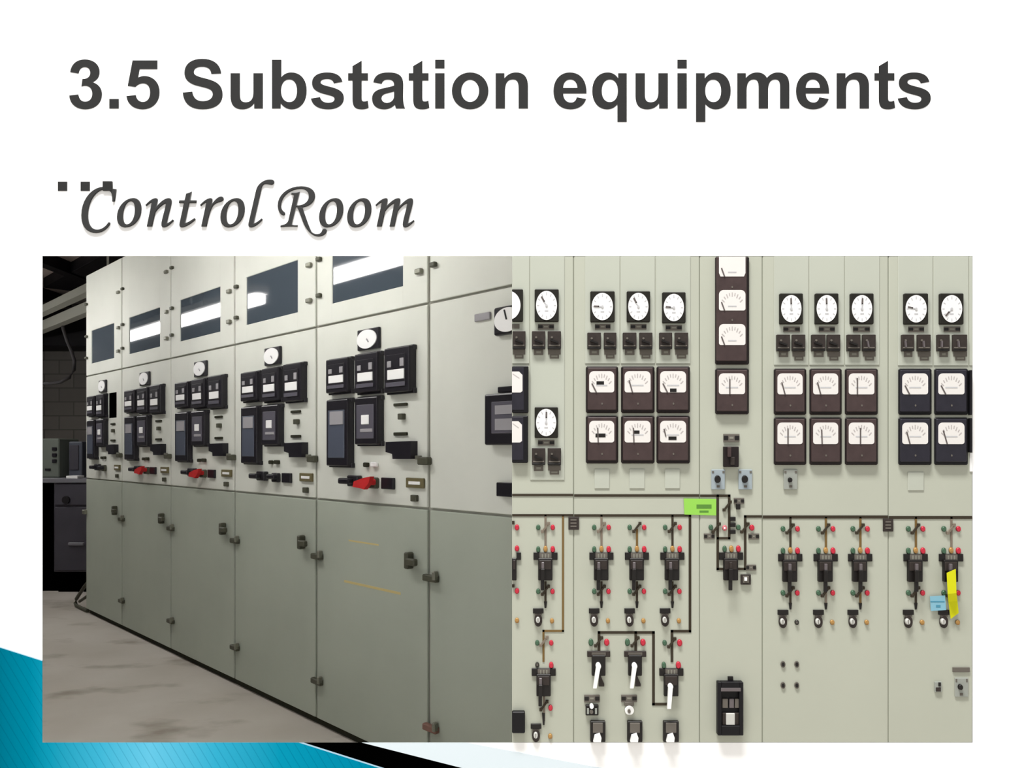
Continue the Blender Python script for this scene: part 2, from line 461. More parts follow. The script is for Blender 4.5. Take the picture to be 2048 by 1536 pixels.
# ------------------------------------------------------------------ the white wall with its window, letters and stripes
H0 = (85, 512, 1945, 1485)              # window and control board, in picture pixels on the wall plane
def wx(px): return (px - PPX) * PXM
def wz(py): return EYE - (py - PPY) * PXM
def wall_front():
    bm = bmesh.new()
    X0, X1, Z0, Z1 = -7.3, 3.4, 0.0, 3.4
    a, b, c, d = wx(H0[0]), wx(H0[2]), wz(H0[3]), wz(H0[1])
    s, T = 0.05, 0.06
    y0, y1 = WY, WY + T
    V = lambda x, y, z: bm.verts.new((x, y, z))
    of = [V(X0, y0, Z0), V(X1, y0, Z0), V(X1, y0, Z1), V(X0, y0, Z1)]
    nf = [V(a, y0, c), V(b, y0, c), V(b, y0, d), V(a, y0, d)]
    ob = [V(X0, y1, Z0), V(X1, y1, Z0), V(X1, y1, Z1), V(X0, y1, Z1)]
    nb = [V(a - s, y1, c - s), V(b + s, y1, c - s), V(b + s, y1, d + s), V(a - s, y1, d + s)]
    for i in range(4):
        j = (i + 1) % 4
        bm.faces.new([of[i], of[j], nf[j], nf[i]])
        bm.faces.new([nf[i], nf[j], nb[j], nb[i]])
        bm.faces.new([nb[i], nb[j], ob[j], ob[i]])
        bm.faces.new([of[j], of[i], ob[i], ob[j]])
    bmesh.ops.recalc_face_normals(bm, faces=bm.faces)
    me = bpy.data.meshes.new('wall_front'); bm.to_mesh(me); bm.free()
    me.materials.append(M['wall'])
    o = bpy.data.objects.new('wall_front', me); COL.objects.link(o)
    return struct(o)
wall_front()

def put_letters(root, items, depth, bevel, m):
    for paths, tf in items:
        me = letter_mesh(paths, tf, depth, bevel, m)
        o = bpy.data.objects.new('letter', me)
        COL.objects.link(o)
        o.parent = root
TITLE_LOC = Vector((0, WY, EYE))
def tfc(ox, oy, sc, dx=0.0):
    return lambda p: (ox + (p[0] + dx) / sc, oy + p[1] / sc)
A1, A2, A3 = 100, 700, 1300
head = thing('heading_lettering', TITLE_LOC, 0, 'large bold charcoal lettering reading 3.5 Substation equipments across the top of the white wall', 'wall lettering')
items = [([G['3']], tfc(A1, 90, 3.2)), ([G['.']], tfc(A1, 90, 3.2)), ([G['5']], tfc(A1, 90, 3.2)), ([G['S']], tfc(A1, 90, 3.2)),
         ([G['u']], tfc(A1, 90, 3.2)), ([G['b']], tfc(A1, 90, 3.2)), ([G['s']], tfc(A1, 90, 3.2)), ([G['t']], tfc(A1, 90, 3.2)),
         ([G['a']], tfc(A2, 90, 3.2)), ([G['t']], tfc(A2, 90, 3.2, 463 - 1995)), ([I_DOT, I_STEM], tfc(A2, 90, 3.2)), ([G['o']], tfc(A2, 90, 3.2)),
         ([G['n']], tfc(A2, 90, 3.2)), ([G['e']], tfc(A2, 90, 3.2)), ([G['q']], tfc(A2, 90, 3.2)), ([G['u']], tfc(A2, 90, 3.2, 1827 - 1156)),
         ([I_DOT, I_STEM], tfc(A3, 90, 3.2, 175 - 545)), ([G['p']], tfc(A3, 90, 3.2)), ([G['m']], tfc(A3, 90, 3.2)), ([G['e']], tfc(A3, 90, 3.2, 934 - 1302)),
         ([G['n']], tfc(A3, 90, 3.2, 1194 - 932)), ([G['t']], tfc(A3, 90, 3.2, 1523 - 1995)), ([G['s']], tfc(A3, 90, 3.2, 1585 - 1670))]
put_letters(head, items, 0.0007, 0.0, 'ink')
dots = thing('ellipsis_lettering', TITLE_LOC, 0, 'three square charcoal dots in a row above the script lettering', 'wall lettering')
S4 = 2048 / 380.0
put_letters(dots, [([rect_path(x0, 127, x1, 226)], tfc(100, 340, S4)) for x0, x1 in ((86, 187), (331, 431))], 0.0007, 0.0, 'ink')
put_letters(dots, [([rect_path(577, 127, 677, 226)], tfc(100, 340, S4))], 0.0042, 0.0, 'ink')

C_ = {}
C_['C'] = 'M 722,210 L 704,342 676,343 C 678,290 676,240 640,226 C 605,212 572,212 538,230 C 460,275 415,380 415,490 C 415,590 455,645 515,645 C 560,645 605,615 633,570 C 642,561 657,566 655,580 C 652,592 600,682 500,682 C 400,682 343,610 343,490 C 343,330 450,185 590,183 C 630,183 665,205 722,210 Z'
C_['o'] = 'M 905,305 C 960,305 990,350 990,420 C 990,530 910,622 815,622 C 760,622 727,580 727,510 C 727,400 815,305 905,305 Z M 875,340 C 905,340 920,370 920,430 C 920,520 880,588 835,588 C 808,588 793,555 793,495 C 793,410 830,340 875,340 Z'
C_['n'] = 'M 1032,381 C 1075,335 1110,307 1145,306 C 1160,306 1168,315 1165,330 L 1150,402 C 1190,350 1240,306 1285,306 C 1308,306 1318,322 1316,350 C 1312,390 1275,500 1263,578 C 1285,572 1310,552 1328,535 L 1341,548 C 1310,580 1265,622 1230,622 C 1210,622 1202,605 1206,575 C 1213,520 1245,430 1255,362 C 1220,372 1165,420 1140,460 L 1105,612 1048,612 1102,352 C 1085,355 1065,375 1043,392 Z'
C_['t'] = 'M 1533,235 L 1512,330 1585,330 1580,360 1505,360 1460,575 C 1490,570 1525,545 1562,520 L 1575,535 C 1535,575 1465,622 1425,622 C 1403,622 1395,605 1400,580 L 1448,360 1393,360 1398,330 1455,330 1472,258 C 1495,252 1515,245 1533,235 Z'
C_['r'] = 'M 1620,381 C 1662,335 1700,307 1735,306 C 1750,306 1757,314 1754,330 L 1742,385 C 1770,335 1810,290 1850,288 C 1872,290 1880,308 1873,325 C 1860,352 1800,345 1765,385 C 1735,420 1715,500 1692,612 L 1634,612 1690,352 C 1672,357 1652,375 1631,392 Z'
C_['l'] = 'M 480,125 C 484,145 470,162 450,162 C 425,162 395,150 370,158 C 350,168 345,190 340,220 L 257,580 C 285,574 318,548 345,523 L 356,537 C 320,580 268,622 230,622 C 205,622 198,605 202,580 L 280,240 C 290,190 310,155 360,125 C 400,102 470,95 480,125 Z'
C_['R1'] = 'M 575,492 C 540,485 517,435 517,385 C 517,270 630,178 770,178 C 860,178 920,215 920,280 C 920,350 850,407 770,407 L 710,402 716,385 C 800,388 852,345 852,285 C 852,235 815,207 765,207 C 650,207 553,290 553,390 C 553,425 575,445 592,458 C 605,475 592,495 575,492 Z'
C_['R2'] = 'M 755,238 L 667,590 C 690,600 715,598 735,597 L 730,615 C 690,610 600,612 545,620 L 549,600 C 600,590 620,580 632,545 L 690,285 C 692,270 680,268 662,268 L 668,250 C 700,252 735,248 755,238 Z'
C_['R3'] = 'M 722,398 L 780,402 C 812,480 842,590 882,668 C 902,690 930,695 950,692 C 990,690 990,660 1000,645 C 1015,628 1045,635 1046,660 C 1040,700 990,722 950,720 C 880,715 830,650 800,590 C 770,520 755,450 722,398 Z'
C_['m'] = 'M 1568,381 C 1610,335 1650,307 1682,306 C 1698,306 1704,314 1701,330 L 1690,392 C 1730,345 1780,306 1815,306 C 1835,306 1842,318 1838,335 L 1822,400 C 1870,345 1915,306 1950,306 C 1972,306 1978,322 1974,350 C 1968,400 1930,500 1918,578 C 1940,572 1962,556 1980,540 L 1992,553 C 1965,580 1925,622 1890,622 C 1868,622 1860,605 1864,575 C 1872,510 1900,440 1912,362 C 1880,370 1835,410 1810,452 L 1775,612 1720,612 1773,362 C 1745,372 1700,410 1674,452 L 1638,612 1582,612 1638,352 C 1620,357 1600,375 1579,392 Z'
scr = thing('script_lettering', TITLE_LOC, 0, 'raised dark italic script lettering reading Control Room above the left window', 'wall lettering')
T4, T5 = (lambda dx=0.0: tfc(100, 340, S4, dx)), (lambda dx=0.0: tfc(460, 340, S4, dx))
put_letters(scr, [([C_['C']], T4()), ([C_['o']], T4()), ([C_['n']], T4()), ([C_['t']], T4()), ([C_['r']], T4()), ([C_['o']], T4(1113)),
                  ([C_['l']], T5()), ([C_['R1'], C_['R2'], C_['R3']], T5()), ([C_['o']], T5(235)), ([C_['o']], T5(537)), ([C_['m']], T5())], 0.0036, 0.0012, 'ink2')

def stripe(name, poly, m, label, cat, th=0.001):
    b = MB()
    ox, oz = wx(0), wz(1536)
    b.prism([(wx(x) - ox, wz(y) - oz) for x, y in poly], -th, 0.0, m)
    o = b.build(name)
    o.location = (ox, WY, oz)
    return tag(o, label, cat)
stripe('teal_stripe', [(-60, 1276), (85, 1322), (85, 1485), (598, 1485), (835, 1560), (-60, 1560)], 'teal', 'wide teal band with fine diagonal lines sloping across the lower left of the white wall', 'wall stripe')
stripe('thin_stripe', [(598, 1485), (608, 1485), (845, 1560), (835, 1560)], 'paleline', 'thin pale line along the edge of the teal band', 'wall stripe')
stripe('hairline_stripe', [(-60, 1274.3), (85, 1320.3), (85, 1322), (-60, 1276)], 'paleline', 'hairline along the upper edge of the teal band left of the window', 'wall stripe')
stripe('black_stripe', [(608, 1485), (724, 1485), (1020, 1560), (845, 1560)], 'black', 'solid black band beside the teal band below the window', 'wall stripe')
stripe('pale_blue_stripe', [(724, 1485), (935, 1485), (1332, 1560), (1020, 1560)], 'paleblue', 'very pale blue band to the right of the black band', 'wall stripe')

# ------------------------------------------------------------------ the control board (right)
BF = Frame((0, WY, 0), 0.0)
B_Z0, B_Z1 = wz(1485), wz(512)
SEAMS = [1024, 1147.5, 1399.5, 1525, 1777, 1945]
NAMES = ['green-grey control panel at the left end of the board, one tall row of single instruments',
         'control panel with six brown square meters in two rows and white-handled switches below',
         'narrow control panel with one column of brown meter faces and a black unit below',
         'control panel with six brown square meters and four small black holes near its foot',
         'control panel at the right end of the board with four blue-black square meters']
sections = []
for i in range(5):
    x0, x1 = SEAMS[i], SEAMS[i + 1]
    X0, X1 = wx(x0), wx(x1)
    g = 0.0009
    r = thing('control_panel', (X0, WY, 0), 0, NAMES[i], 'control panel', 'panels of the control board')
    w = X1 - X0
    lo = 0.0 if i == 0 else g
    hi = w if i == 4 else w - g
    MB().box(lo, hi, 0.0, 0.05, B_Z0 + 0.0, B_Z1 - 0.0, 'board', 0.0012).build('front_plate', r)
    cb = MB().box(max(lo, 0.004), w - 0.002, 0.066, 0.21, 0.0, 1.62, 'seam').box(0.004, w - 0.002, 0.05, 0.07, B_Z0 + 0.03, B_Z1 - 0.03, 'seam')
    if i < 4:
        cb.box(w - g, w + g, 0.0012, 0.05, B_Z0, B_Z1, 'seam')
    cb.build('cabinet_body', r)
    sections.append(r)

def sec(px):
    for i in range(5):
        if px < SEAMS[i + 1]:
            return i
    return 4
class P:
    """pieces on the control board, measured in picture pixels; d = how far they stand out."""
    def __init__(self, s):
        self.s = s; self.b = MB(); self.ox = wx(SEAMS[s])
    def R(self, x0, y0, x1, y1, d):
        a, b, c, e = BF.rect(x0, y0, x1, y1, d)
        return a - self.ox, b - self.ox, c, e
    def box(self, x0, y0, x1, y1, d, m, d0=0.0, bev=0.0007):
        a, b, c, e = self.R(x0, y0, x1, y1, d)
        self.b.box(a, b, -d, -d0, c, e, m, bev); return self
    def oval(self, cx, cy, rx, ry, d, m, d0=0.0, taper=1.0, n=28):
        x, z = BF.loc(cx, cy, d); k = (WY - d) / F
        self.b.oval(x - self.ox, z, rx * k, ry * k, -d, -d0, m, n, taper); return self
    def pt(self, x, y, d):
        a, z = BF.loc(x, y, d); return (a - self.ox, z)
    def line(self, pts, w, d, m, d0=0.0):
        k = (WY - d) / F
        for (xa, ya), (xb, yb) in zip(pts, pts[1:]):
            L = math.hypot(xb - xa, yb - ya) or 1
            ex, ey = (xb - xa) / L * w / 2, (yb - ya) / L * w / 2
            self.b.strip(self.pt(xa - ex, ya - ey, d), self.pt(xb + ex, yb + ey, d), w * k, -d, -d0, m)
        return self
    def poly(self, pts, d, m, d0=0.0):
        self.b.prism([self.pt(x, y, d) for x, y in pts], -d, -d0, m); return self
    def done(self, name, parent, label=None):
        return self.b.build(name, parent, label)
    def part(self, name, label=None):
        return self.b.build(name, sections[self.s], label)

def rounded(x0, y0, x1, y1, rt, rb, n=5):
    pts = []
    for cx, cy, r, a0 in ((x0 + rt, y0 + rt, rt, 180), (x1 - rt, y0 + rt, rt, 270), (x1 - rb, y1 - rb, rb, 0), (x0 + rb, y1 - rb, rb, 90)):
        for k in range(n + 1):
            a = math.radians(a0 + 90 * k / n)
            pts.append((cx + r * math.cos(a), cy + r * math.sin(a)))
    return pts

PLATE_D = 0.0016
# narrow raised plates behind the round dials
for x0, x1, y1 in ((1024, 1058.5, 727), (1060.5, 1129, 960), (1170, 1239.5, 727), (1241.5, 1310, 727), (1312, 1381, 727),
                   (1548, 1617, 730), (1619, 1688.5, 730), (1690.5, 1759, 730), (1796, 1865.5, 731), (1867.5, 1937, 731), (1939, 1945, 731)):
    P(sec(x0 + 2)).box(x0, 512.5, x1, y1, PLATE_D, 'plate', 0.0, 0.0006).part('mounting_plate')
D1 = 0.0

def face_scale(p, x0, y0, x1, y1, d):
    """printed scale: an arc of grey ticks in the upper part of the face"""
    w, h = x1 - x0, y1 - y0
    cx, cy = (x0 + x1) / 2, y1 - h * 0.05
    for k in range(9):
        a = math.radians(215 + 110 * k / 8)
        r0, r1 = (0.60, 0.74) if k % 2 == 0 else (0.64, 0.73)
        p.line([(cx + w * 0.62 * r0 * math.cos(a), cy + h * 1.1 * r0 * math.sin(a)), (cx + w * 0.62 * r1 * math.cos(a), cy + h * 1.1 * r1 * math.sin(a))],
               1.8, d, 'facegrey', d - 0.0002)
    return p

def meter(x0, y0, x1, y1, col='maroon', needle=(0.30, 0.98, 0.16, 0.42), bar=None, s=None, clip=None, name='square_meter', text=True):
    s = sec((x0 + x1) / 2) if s is None else s
    dk = col + '_dark'
    D = 0.011
    p = P(s)
    p.box(x0, y0, x1, y1, D * 0.62, dk, 0.0, 0.003)
    p.box(x0 + 3.5, y0 + 3.0, x1 - 3.5, y1 - 6.0, D, col, D * 0.5, 0.0018)
    body = p.part(name)
    w, h = x1 - x0, y1 - y0
    fx0, fx1, fy0, fy1 = x0 + 0.10 * w, x1 - 0.125 * w, y0 + 0.105 * h, y0 + 0.56 * h
    f = P(s)
    f.poly(rounded(fx0, fy0, fx1, fy1, 9, 5), D + 0.0006, 'face', D - 0.0004)
    if clip is None:
        face_scale(f, fx0, fy0, fx1, fy1, D + 0.0009)
        if text:
            f.box(fx0 + 14, fy0 + 27, fx1 - 14, fy0 + 29.5, D + 0.0009, 'tick', D + 0.0004, 0)
    if bar:
        f.box(bar[0], bar[1], bar[2], bar[3], D + 0.0011, 'switchblack', D, 0)
    f.done('dial_face', body)
    if needle:
        n = P(s)
        fw, fh = fx1 - fx0, fy1 - fy0
        n.line([(fx0 + needle[0] * fw, fy0 + needle[1] * fh), (fx0 + needle[2] * fw, fy0 + needle[3] * fh)], 2.4, D + 0.0016, 'needle', D + 0.0009)
        n.done('needle', body)
    sc = P(s)
    sc.oval((x0 + x1) / 2, y0 + 0.80 * h, 1.6, 2.2, D + 0.0006, 'plategrey', D - 0.0003, n=10)
    sc.done('zero_screw', body)
    return body

LEAN = (0.30, 0.98, 0.18, 0.45); LOW = (0.28, 0.98, 0.12, 0.6); UP = (0.42, 0.98, 0.42, 0.30); MID = (0.36, 0.98, 0.34, 0.35)
XB = ((1172, 1236.5), (1242.5, 1309.5), (1313.5, 1380.5)); XD = ((1548.5, 1613.5), (1620, 1684.5), (1691, 1757)); XE = ((1798, 1864.5), (1870, 1937.5))
for (x0, x1), nd, br in zip(XB, (LOW, LEAN, LOW), ((1193, 762.5, 1208, 769), None, (1340, 777, 1353, 784))):
    meter(x0, 732.5, x1, 826, 'maroon', nd, br)
for (x0, x1), nd, br in zip(XB, (MID, MID, (0.22, 0.7, 0.16, 0.4)), ((1191, 867, 1211, 874.5), (1266, 861, 1279, 867.5), (1337, 873, 1353, 880))):
    meter(x0, 831.5, x1, 927, 'maroon', nd, br)
for (x0, x1), nd in zip(XD, (LEAN, LEAN, (0.34, 0.98, 0.34, 0.25))):
    meter(x0, 737, x1, 829.5, 'maroon', nd)
for (x0, x1), nd in zip(XD, (UP, MID, (0.46, 0.98, 0.46, 0.28))):
    meter(x0, 835, x1, 930, 'maroon', nd)
for (x0, x1), nd in zip(XE, (LOW, LOW)):
    meter(x0, 737, x1, 829.5, 'navy', nd)
for (x0, x1), nd in zip(XE, (LEAN, (0.34, 0.98, 0.2, 0.4))):
    meter(x0, 835, x1, 930, 'navy', nd)
meter(1431, 737, 1498.5, 828.5, 'maroon', UP)

def cut_meter(x0, y0, x1, y1, col, fx0, fx1, s, side):
    D = 0.011
    p = P(s); p.box(x0, y0, x1, y1, D, col + '_dark', 0, 0.002 if side else 0.001)
    if side:
        p.box(x0, y0 + 3, x1 - 9, y1 - 6, D + 0.0006, col, D - 0.001, 0.0008)
    b = p.part('square_meter')
    if fx1 > fx0:
        f = P(s); f.poly([(fx0, y0 + 11), (fx1 - 7, y0 + 11), (fx1, y0 + 18), (fx1, y1 - 44), (fx1 - 4, y1 - 41), (fx0, y1 - 41)], D + 0.0012, 'face', D)
        f.line([(fx0 + 2, y0 + 16), (fx1 - 7, y0 + 24)], 1.5, D + 0.0014, 'facegrey', D + 0.001)
        f.done('dial_face', b)
cut_meter(1024, 732, 1057, 826, 'navy', 1024, 1045, 0, True)
cut_meter(1024, 831.5, 1056, 926, 'navy', 1024, 1044, 0, True)
cut_meter(1941, 740, 1945, 830, 'navy', 0, 0, 4, False)
cut_meter(1941, 836, 1945, 905, 'navy', 0, 0, 4, False)
P(4).box(1940, 906, 1945, 943, 0.002, 'white', 0, 0).part('label_card', 'white card at the panel edge')

# the tall three-window meter in the middle panel
p = P(2); D = 0.012
p.box(1431, 512.5, 1499, 729, 0.007, 'maroon_dark', 0, 0.003); p.box(1433.5, 513.5, 1494, 722, D, 'maroon', 0.004, 0.0018)
tri = p.part('triple_meter')
for y0, y1, clip in ((512.8, 553, True), (580, 621, False), (648, 690, False)):
    f = P(2)
    if clip:
        f.poly([(1438, y0), (1491, y0), (1491, 546), (1488, y1), (1441, y1), (1438, 546)], D + 0.0006, 'face', D - 0.0004)
    else:
        f.poly(rounded(1438, y0, 1491, y1, 9, 4), D + 0.0006, 'face', D - 0.0004)
    face_scale(f, 1438, y0 - (2 if clip else 0), 1491, y1, D + 0.0009) if not clip else None
    f.box(1456, y1 - 10, 1473, y1 - 7.5, D + 0.0009, 'tick', D, 0)
    f.done('dial_face', tri)
    n = P(2); n.line([(1449, y1 - 1), (1443.5, y1 - 16)], 2.4, D + 0.0016, 'needle', D + 0.0009); n.done('needle', tri)
for y in (574, 640):
    z = P(2); z.oval(1464.5, y, 1.5, 2.2, D + 0.0006, 'plategrey', D - 0.0003, n=10); z.done('zero_screw', tri)

def round_dial(x0, y0, x1, y1, ang=None, s=None, cut=None):
    s = sec((x0 + x1) / 2) if s is None else s
    D = 0.009
    p = P(s); p.box(x0, y0, x1, y1, D, 'dialblack', 0, 0.0018)
    b = p.part('round_dial_meter')
    cx, cy = (x0 + x1) / 2 - 0.5, (y0 + y1) / 2
    rx, ry = (x1 - x0) / 2 - 3, (y1 - y0) / 2 - 3.6
    f = P(s)
    if cut:
        cx, rx = cut[0], cut[1]
        pts = [(x0, cy - ry * math.sin(math.acos(max(-1, min(1, (x0 - cx) / rx)))))]
        a0 = math.acos((x0 - cx) / rx)
        pts = [(cx + rx * math.cos(a0 - 2 * a0 * k / 20), cy - ry * math.sin(a0 - 2 * a0 * k / 20)) for k in range(21)]
        f.poly(pts, D + 0.001, 'dialwhite', D - 0.0005)
    else:
        f.oval(cx, cy, rx, ry, D + 0.001, 'dialwhite', D - 0.0005, n=36)
        for k in range(12):
            a = math.radians(30 * k)
            f.line([(cx + rx * 0.74 * math.cos(a), cy + ry * 0.74 * math.sin(a)), (cx + rx * 0.88 * math.cos(a), cy + ry * 0.88 * math.sin(a))], 1.5, D + 0.0013, 'tick', D + 0.0008)
        f.box(cx - 3.5, cy + ry * 0.32, cx + 3.5, cy + ry * 0.42, D + 0.0013, 'tick', D + 0.0008, 0)
    f.done('dial_face', b)
    if ang is not None:
        a = math.radians(ang)
        n = P(s)
        ex, ey = cx + rx * 0.72 * math.cos(a), cy - ry * 0.72 * math.sin(a)
        mx, my = cx + rx * 0.38 * math.cos(a), cy - ry * 0.38 * math.sin(a)
        n.line([(cx, cy), (mx, my)], 1.6, D + 0.002, 'tick', D + 0.0012)
        n.line([(mx, my), (ex, ey)], 3.0, D + 0.002, 'needle', D + 0.0012)
        n.oval(cx, cy, 2.4, 2.6, D + 0.0022, 'tick', D + 0.0012, n=12)
        n.done('needle', b)
    return b
def name_plate(x0, y0, x1, y1, s=None, m='plategrey', ends='switchblack', e=None):
    s = sec((x0 + x1) / 2) if s is None else s
    p = P(s); p.box(x0, y0, x1, y1, 0.003, m, 0, 0.0005)
    b = p.part('name_plate')
    e = e or min(9, (x1 - x0) * 0.28)
    if ends:
        q = P(s)
        for a in (x0 + 0.5, x1 - e - 0.5):
            q.box(a, y0 + (y1 - y0) * 0.22, a + e, y1 - (y1 - y0) * 0.25, 0.0036, ends, 0.0028, 0.0003)
        q.box(x0 + e + 3, y0 + (y1 - y0) * 0.35, x1 - e - 3, y1 - (y1 - y0) * 0.4, 0.0034, 'platelight', 0.0028, 0)
        q.done('engraving', b)
    return b
def selector(x0, y0, x1, y1, low=0, grip=None, s=None):
    """square rotary selector: dark box with a lip, a small grip and an engraved plate below it"""
    s = sec((x0 + x1) / 2) if s is None else s
    D = 0.009; h = y1 - y0
    p = P(s); p.box(x0, y0, x1, y1, D, 'switch', 0, 0.001)
    p.box(x0 + 0.5, y0 + h * 0.88, x1 - 0.5, y1, D + 0.002, 'switchblack', D - 0.001, 0.0005)
    b = p.part('selector_switch')
    q = P(s); cx = (x0 + x1) / 2
    q.box(x0 + 2, y0 + h * 0.76, x1 - 2, y0 + h * 0.84, D + 0.002, 'plategrey', D - 0.001, 0.0005)
    q.line([(cx - 6, y0 + h * 0.5), (cx + 6, y0 + h * 0.62)] if not grip else [(cx + grip[0], y0 + h * 0.42), (cx + grip[1], y0 + h * 0.72)], 3.4 if not grip else 2.6, D + 0.005,
           'switchblack' if not grip else 'gripgrey', D - 0.001)
    q.oval(cx - 5, y0 + h * 0.35, 2.2, 2.2, D + 0.001, 'plategrey', D - 0.001, n=10)
    q.done('switch_handle', b)
    t = P(s)
    if low == 0:
        t.box(x0 + 4, y1 + 0.5, x1 - 4, y1 + 12, 0.003, 'plategrey', 0, 0.0004); t.box(x0 + 8.5, y1 + 4, x1 - 8.5, y1 + 8.5, 0.0034, 'platelight', 0.0025, 0)
    else:
        t.box(x0 + 0.5, y1 + 0.5, x1 - 0.5, y1 + 11, 0.0032, 'plategrey', 0, 0.0004); t.box(x0 + 4, y1 + 11, x1 - 4, y1 + 19, 0.0028, 'plategrey', 0, 0.0004)
        t.box(x0 + 7, y1 + 13, x1 - 7, y1 + 16, 0.0032, 'platelight', 0.0025, 0)
    t.done('engraved_plate', b)
    return b

round_dial(1024, 578, 1046, 643, None, 0, (1017, 24))
round_dial(1069.5, 578, 1117.5, 643.5, 128)
round_dial(1181, 582, 1229.5, 644, 178)
round_dial(1254, 582, 1300.5, 644, 125)
round_dial(1325, 584, 1371.5, 646, 176)
for x in (1560, 1631, 1701.5):
    round_dial(x, 586.5, x + 46.5, 648, 92 if x < 1650 else 86)
round_dial(1809, 586.5, 1857, 648.5, 170)
round_dial(1880.5, 586.5, 1928, 648.5, 222)
round_dial(1069.5, 814, 1116, 876, 88)
for x0, x1, y0 in ((1076, 1108, 648), (1076, 1109, 880), (1190, 1221, 648), (1261, 1293, 648), (1331.5, 1364, 650), (1567, 1600, 653), (1638, 1670, 653), (1706.5, 1740, 653), (1817, 1848.5, 653), (1888, 1921, 653)):
    name_plate(x0, y0, x1, y0 + 11)
P(0).box(1024, 648, 1039, 657, 0.003, 'plategrey', 0, 0.0004).part('name_plate')
def spair(a, b, y0, y1, g1=None, g2=None):
    selector(a[0], y0, a[1], y1, 0, g1); selector(b[0], y0, b[1], y1, 1, g2)
selector(1025, 662, 1051, 698, 1)
spair((1064, 1090.5), (1095.5, 1122), 662, 698)
spair((1064, 1090.5), (1095.5, 1122), 896, 930, None, None)
for a, b in (((1175, 1202), (1208, 1233)), ((1246, 1273), (1279, 1305)), ((1319, 1344.5), (1350, 1376.5))):
    spair(a, b, 665, 698)
for a, b, g in (((1554, 1580.5), (1585, 1611), None), ((1624, 1651.5), (1655, 1681), None), ((1695, 1721.5), (1726, 1752), (-3, -1))):
    spair(a, b, 669, 702, None, g)
spair((1804.5, 1829), (1836, 1862), 669, 702, (-5, -4), (-1, 0))
spair((1875.5, 1900), (1907, 1935), 669, 702, (-3, -3), (-3, -2))

# blank cover squares under the meters
for x0, x1, y0, y1 in ((1189, 1219, 938, 977), (1259, 1289.5, 938, 977), (1330, 1360, 938, 977), (1816, 1848, 944, 981)):
    P(sec(x0)).box(x0, y0, x1, y1, 0.0018, 'plate', 0, 0.0008).part('blank_cover')

def lamp(cx, cy, kind, s=None, rx=4.4, ry=5.6):
    s = sec(cx) if s is None else s
    m = {'g': 'lampgreen', 'r': 'lampred', 'a': 'lampamber', 'd': 'lampdark', 'p': 'lamppink'}[kind]
    lab = {'g': 'green lamp', 'r': 'red lamp', 'a': 'amber lamp', 'd': 'dark unlit lamp', 'p': 'pink ringed lamp'}[kind]
    p = P(s); p.oval(cx, cy, rx, ry, 0.0015, m, 0, n=16); p.oval(cx, cy, rx * 0.95, ry * 0.95, 0.005, m, 0.001, 0.72, n=16)
    if kind in 'pad':
        p.oval(cx, cy, 1.6, 2.0, 0.0056, 'white' if kind == 'p' else 'plategrey' if kind == 'd' else 'lampamber', 0.004, n=10)
    return p.part('indicator_lamp', lab)
LW = 0.0012
def wire(s, runs, w=5.0, m='mimic', name='mimic_line'):
    for r in runs:
        P(s).line(r, w, LW, m).part(name)
def isolator(cx, cy, s=None, m='mimic'):
    """the slanted disconnector mark across a line"""
    s = sec(cx) if s is None else s
    p = P(s)
    p.line([(cx - 6, cy + 8), (cx + 6, cy - 8)], 3.6, 0.004, m)
    p.box(cx - 9, cy + 5, cx - 3.5, cy + 11, 0.005, m, 0, 0.0004); p.box(cx + 3.5, cy - 11, cx + 9, cy - 5, 0.005, m, 0, 0.0004)
    return p.part('isolator_mark')
def breaker(cx, y, s=None, grip='gripgrey', white=None, tail=True, hx=0, half=False, plate=(24, 24)):
    """breaker control switch: engraved plate, dark body, pistol grip"""
    s = sec(cx) if s is None else s
    x0 = 1024 if half else cx - 14.5
    p = P(s); p.box(x0, y + 12, cx + 14 if not half else 1033, y + 56, 0.010, 'switchblack', 0, 0.0012)
    p.box(x0 + 2, y + 16, cx + 11.5 if not half else 1031, y + 34, 0.0115, 'switch', 0.009, 0.0008)
    b = p.part('breaker_switch')
    q = P(s)
    if half:
        q.box(1033, y, 1042, y + 15, 0.004, 'switchblack', 0, 0.0005)
    else:
        q.box(cx - plate[0], y, cx + plate[1], y + 15, 0.004, 'switchblack', 0, 0.0006)
        q.box(cx - plate[0] + 12, y + 1, cx + plate[1] - 12, y + 14, 0.0045, 'plategrey', 0.003, 0)
        for k in (-6, 0, 6):
            q.box(cx + k - 1.5, y + 3, cx + k + 1.5, y + 11, 0.005, 'platelight', 0.004, 0)
    q.done('engraved_plate', b)
    h = P(s)
    if white:
        (xa, ya), (xb, yb), w = white
        h.oval(xa, ya, 5.0, 6.0, 0.020, 'white', 0.008, n=16)
        h.poly([(xa - w * 0.55, ya), (xa + w * 0.55, ya), (xb + w * 0.45, yb), (xb - w * 0.45, yb)], 0.022, 'white', 0.015)
        h.done('lever', b, 'white lever')
    elif not half:
        h.box(cx - 3 + hx, y + 20, cx + 2.5 + hx, y + 33, 0.017, grip, 0.009, 0.0008)
        h.box(cx - 4.2 + hx, y + 33, cx + 3.6 + hx, y + 56, 0.020, 'switchblack', 0.009, 0.001)
        if tail:
            h.box(cx - 4.5 + hx, y + 54, cx + 2.5 + hx, y + 76, 0.018, 'switchblack', 0.012, 0.001)
        h.done('lever', b)
    return b
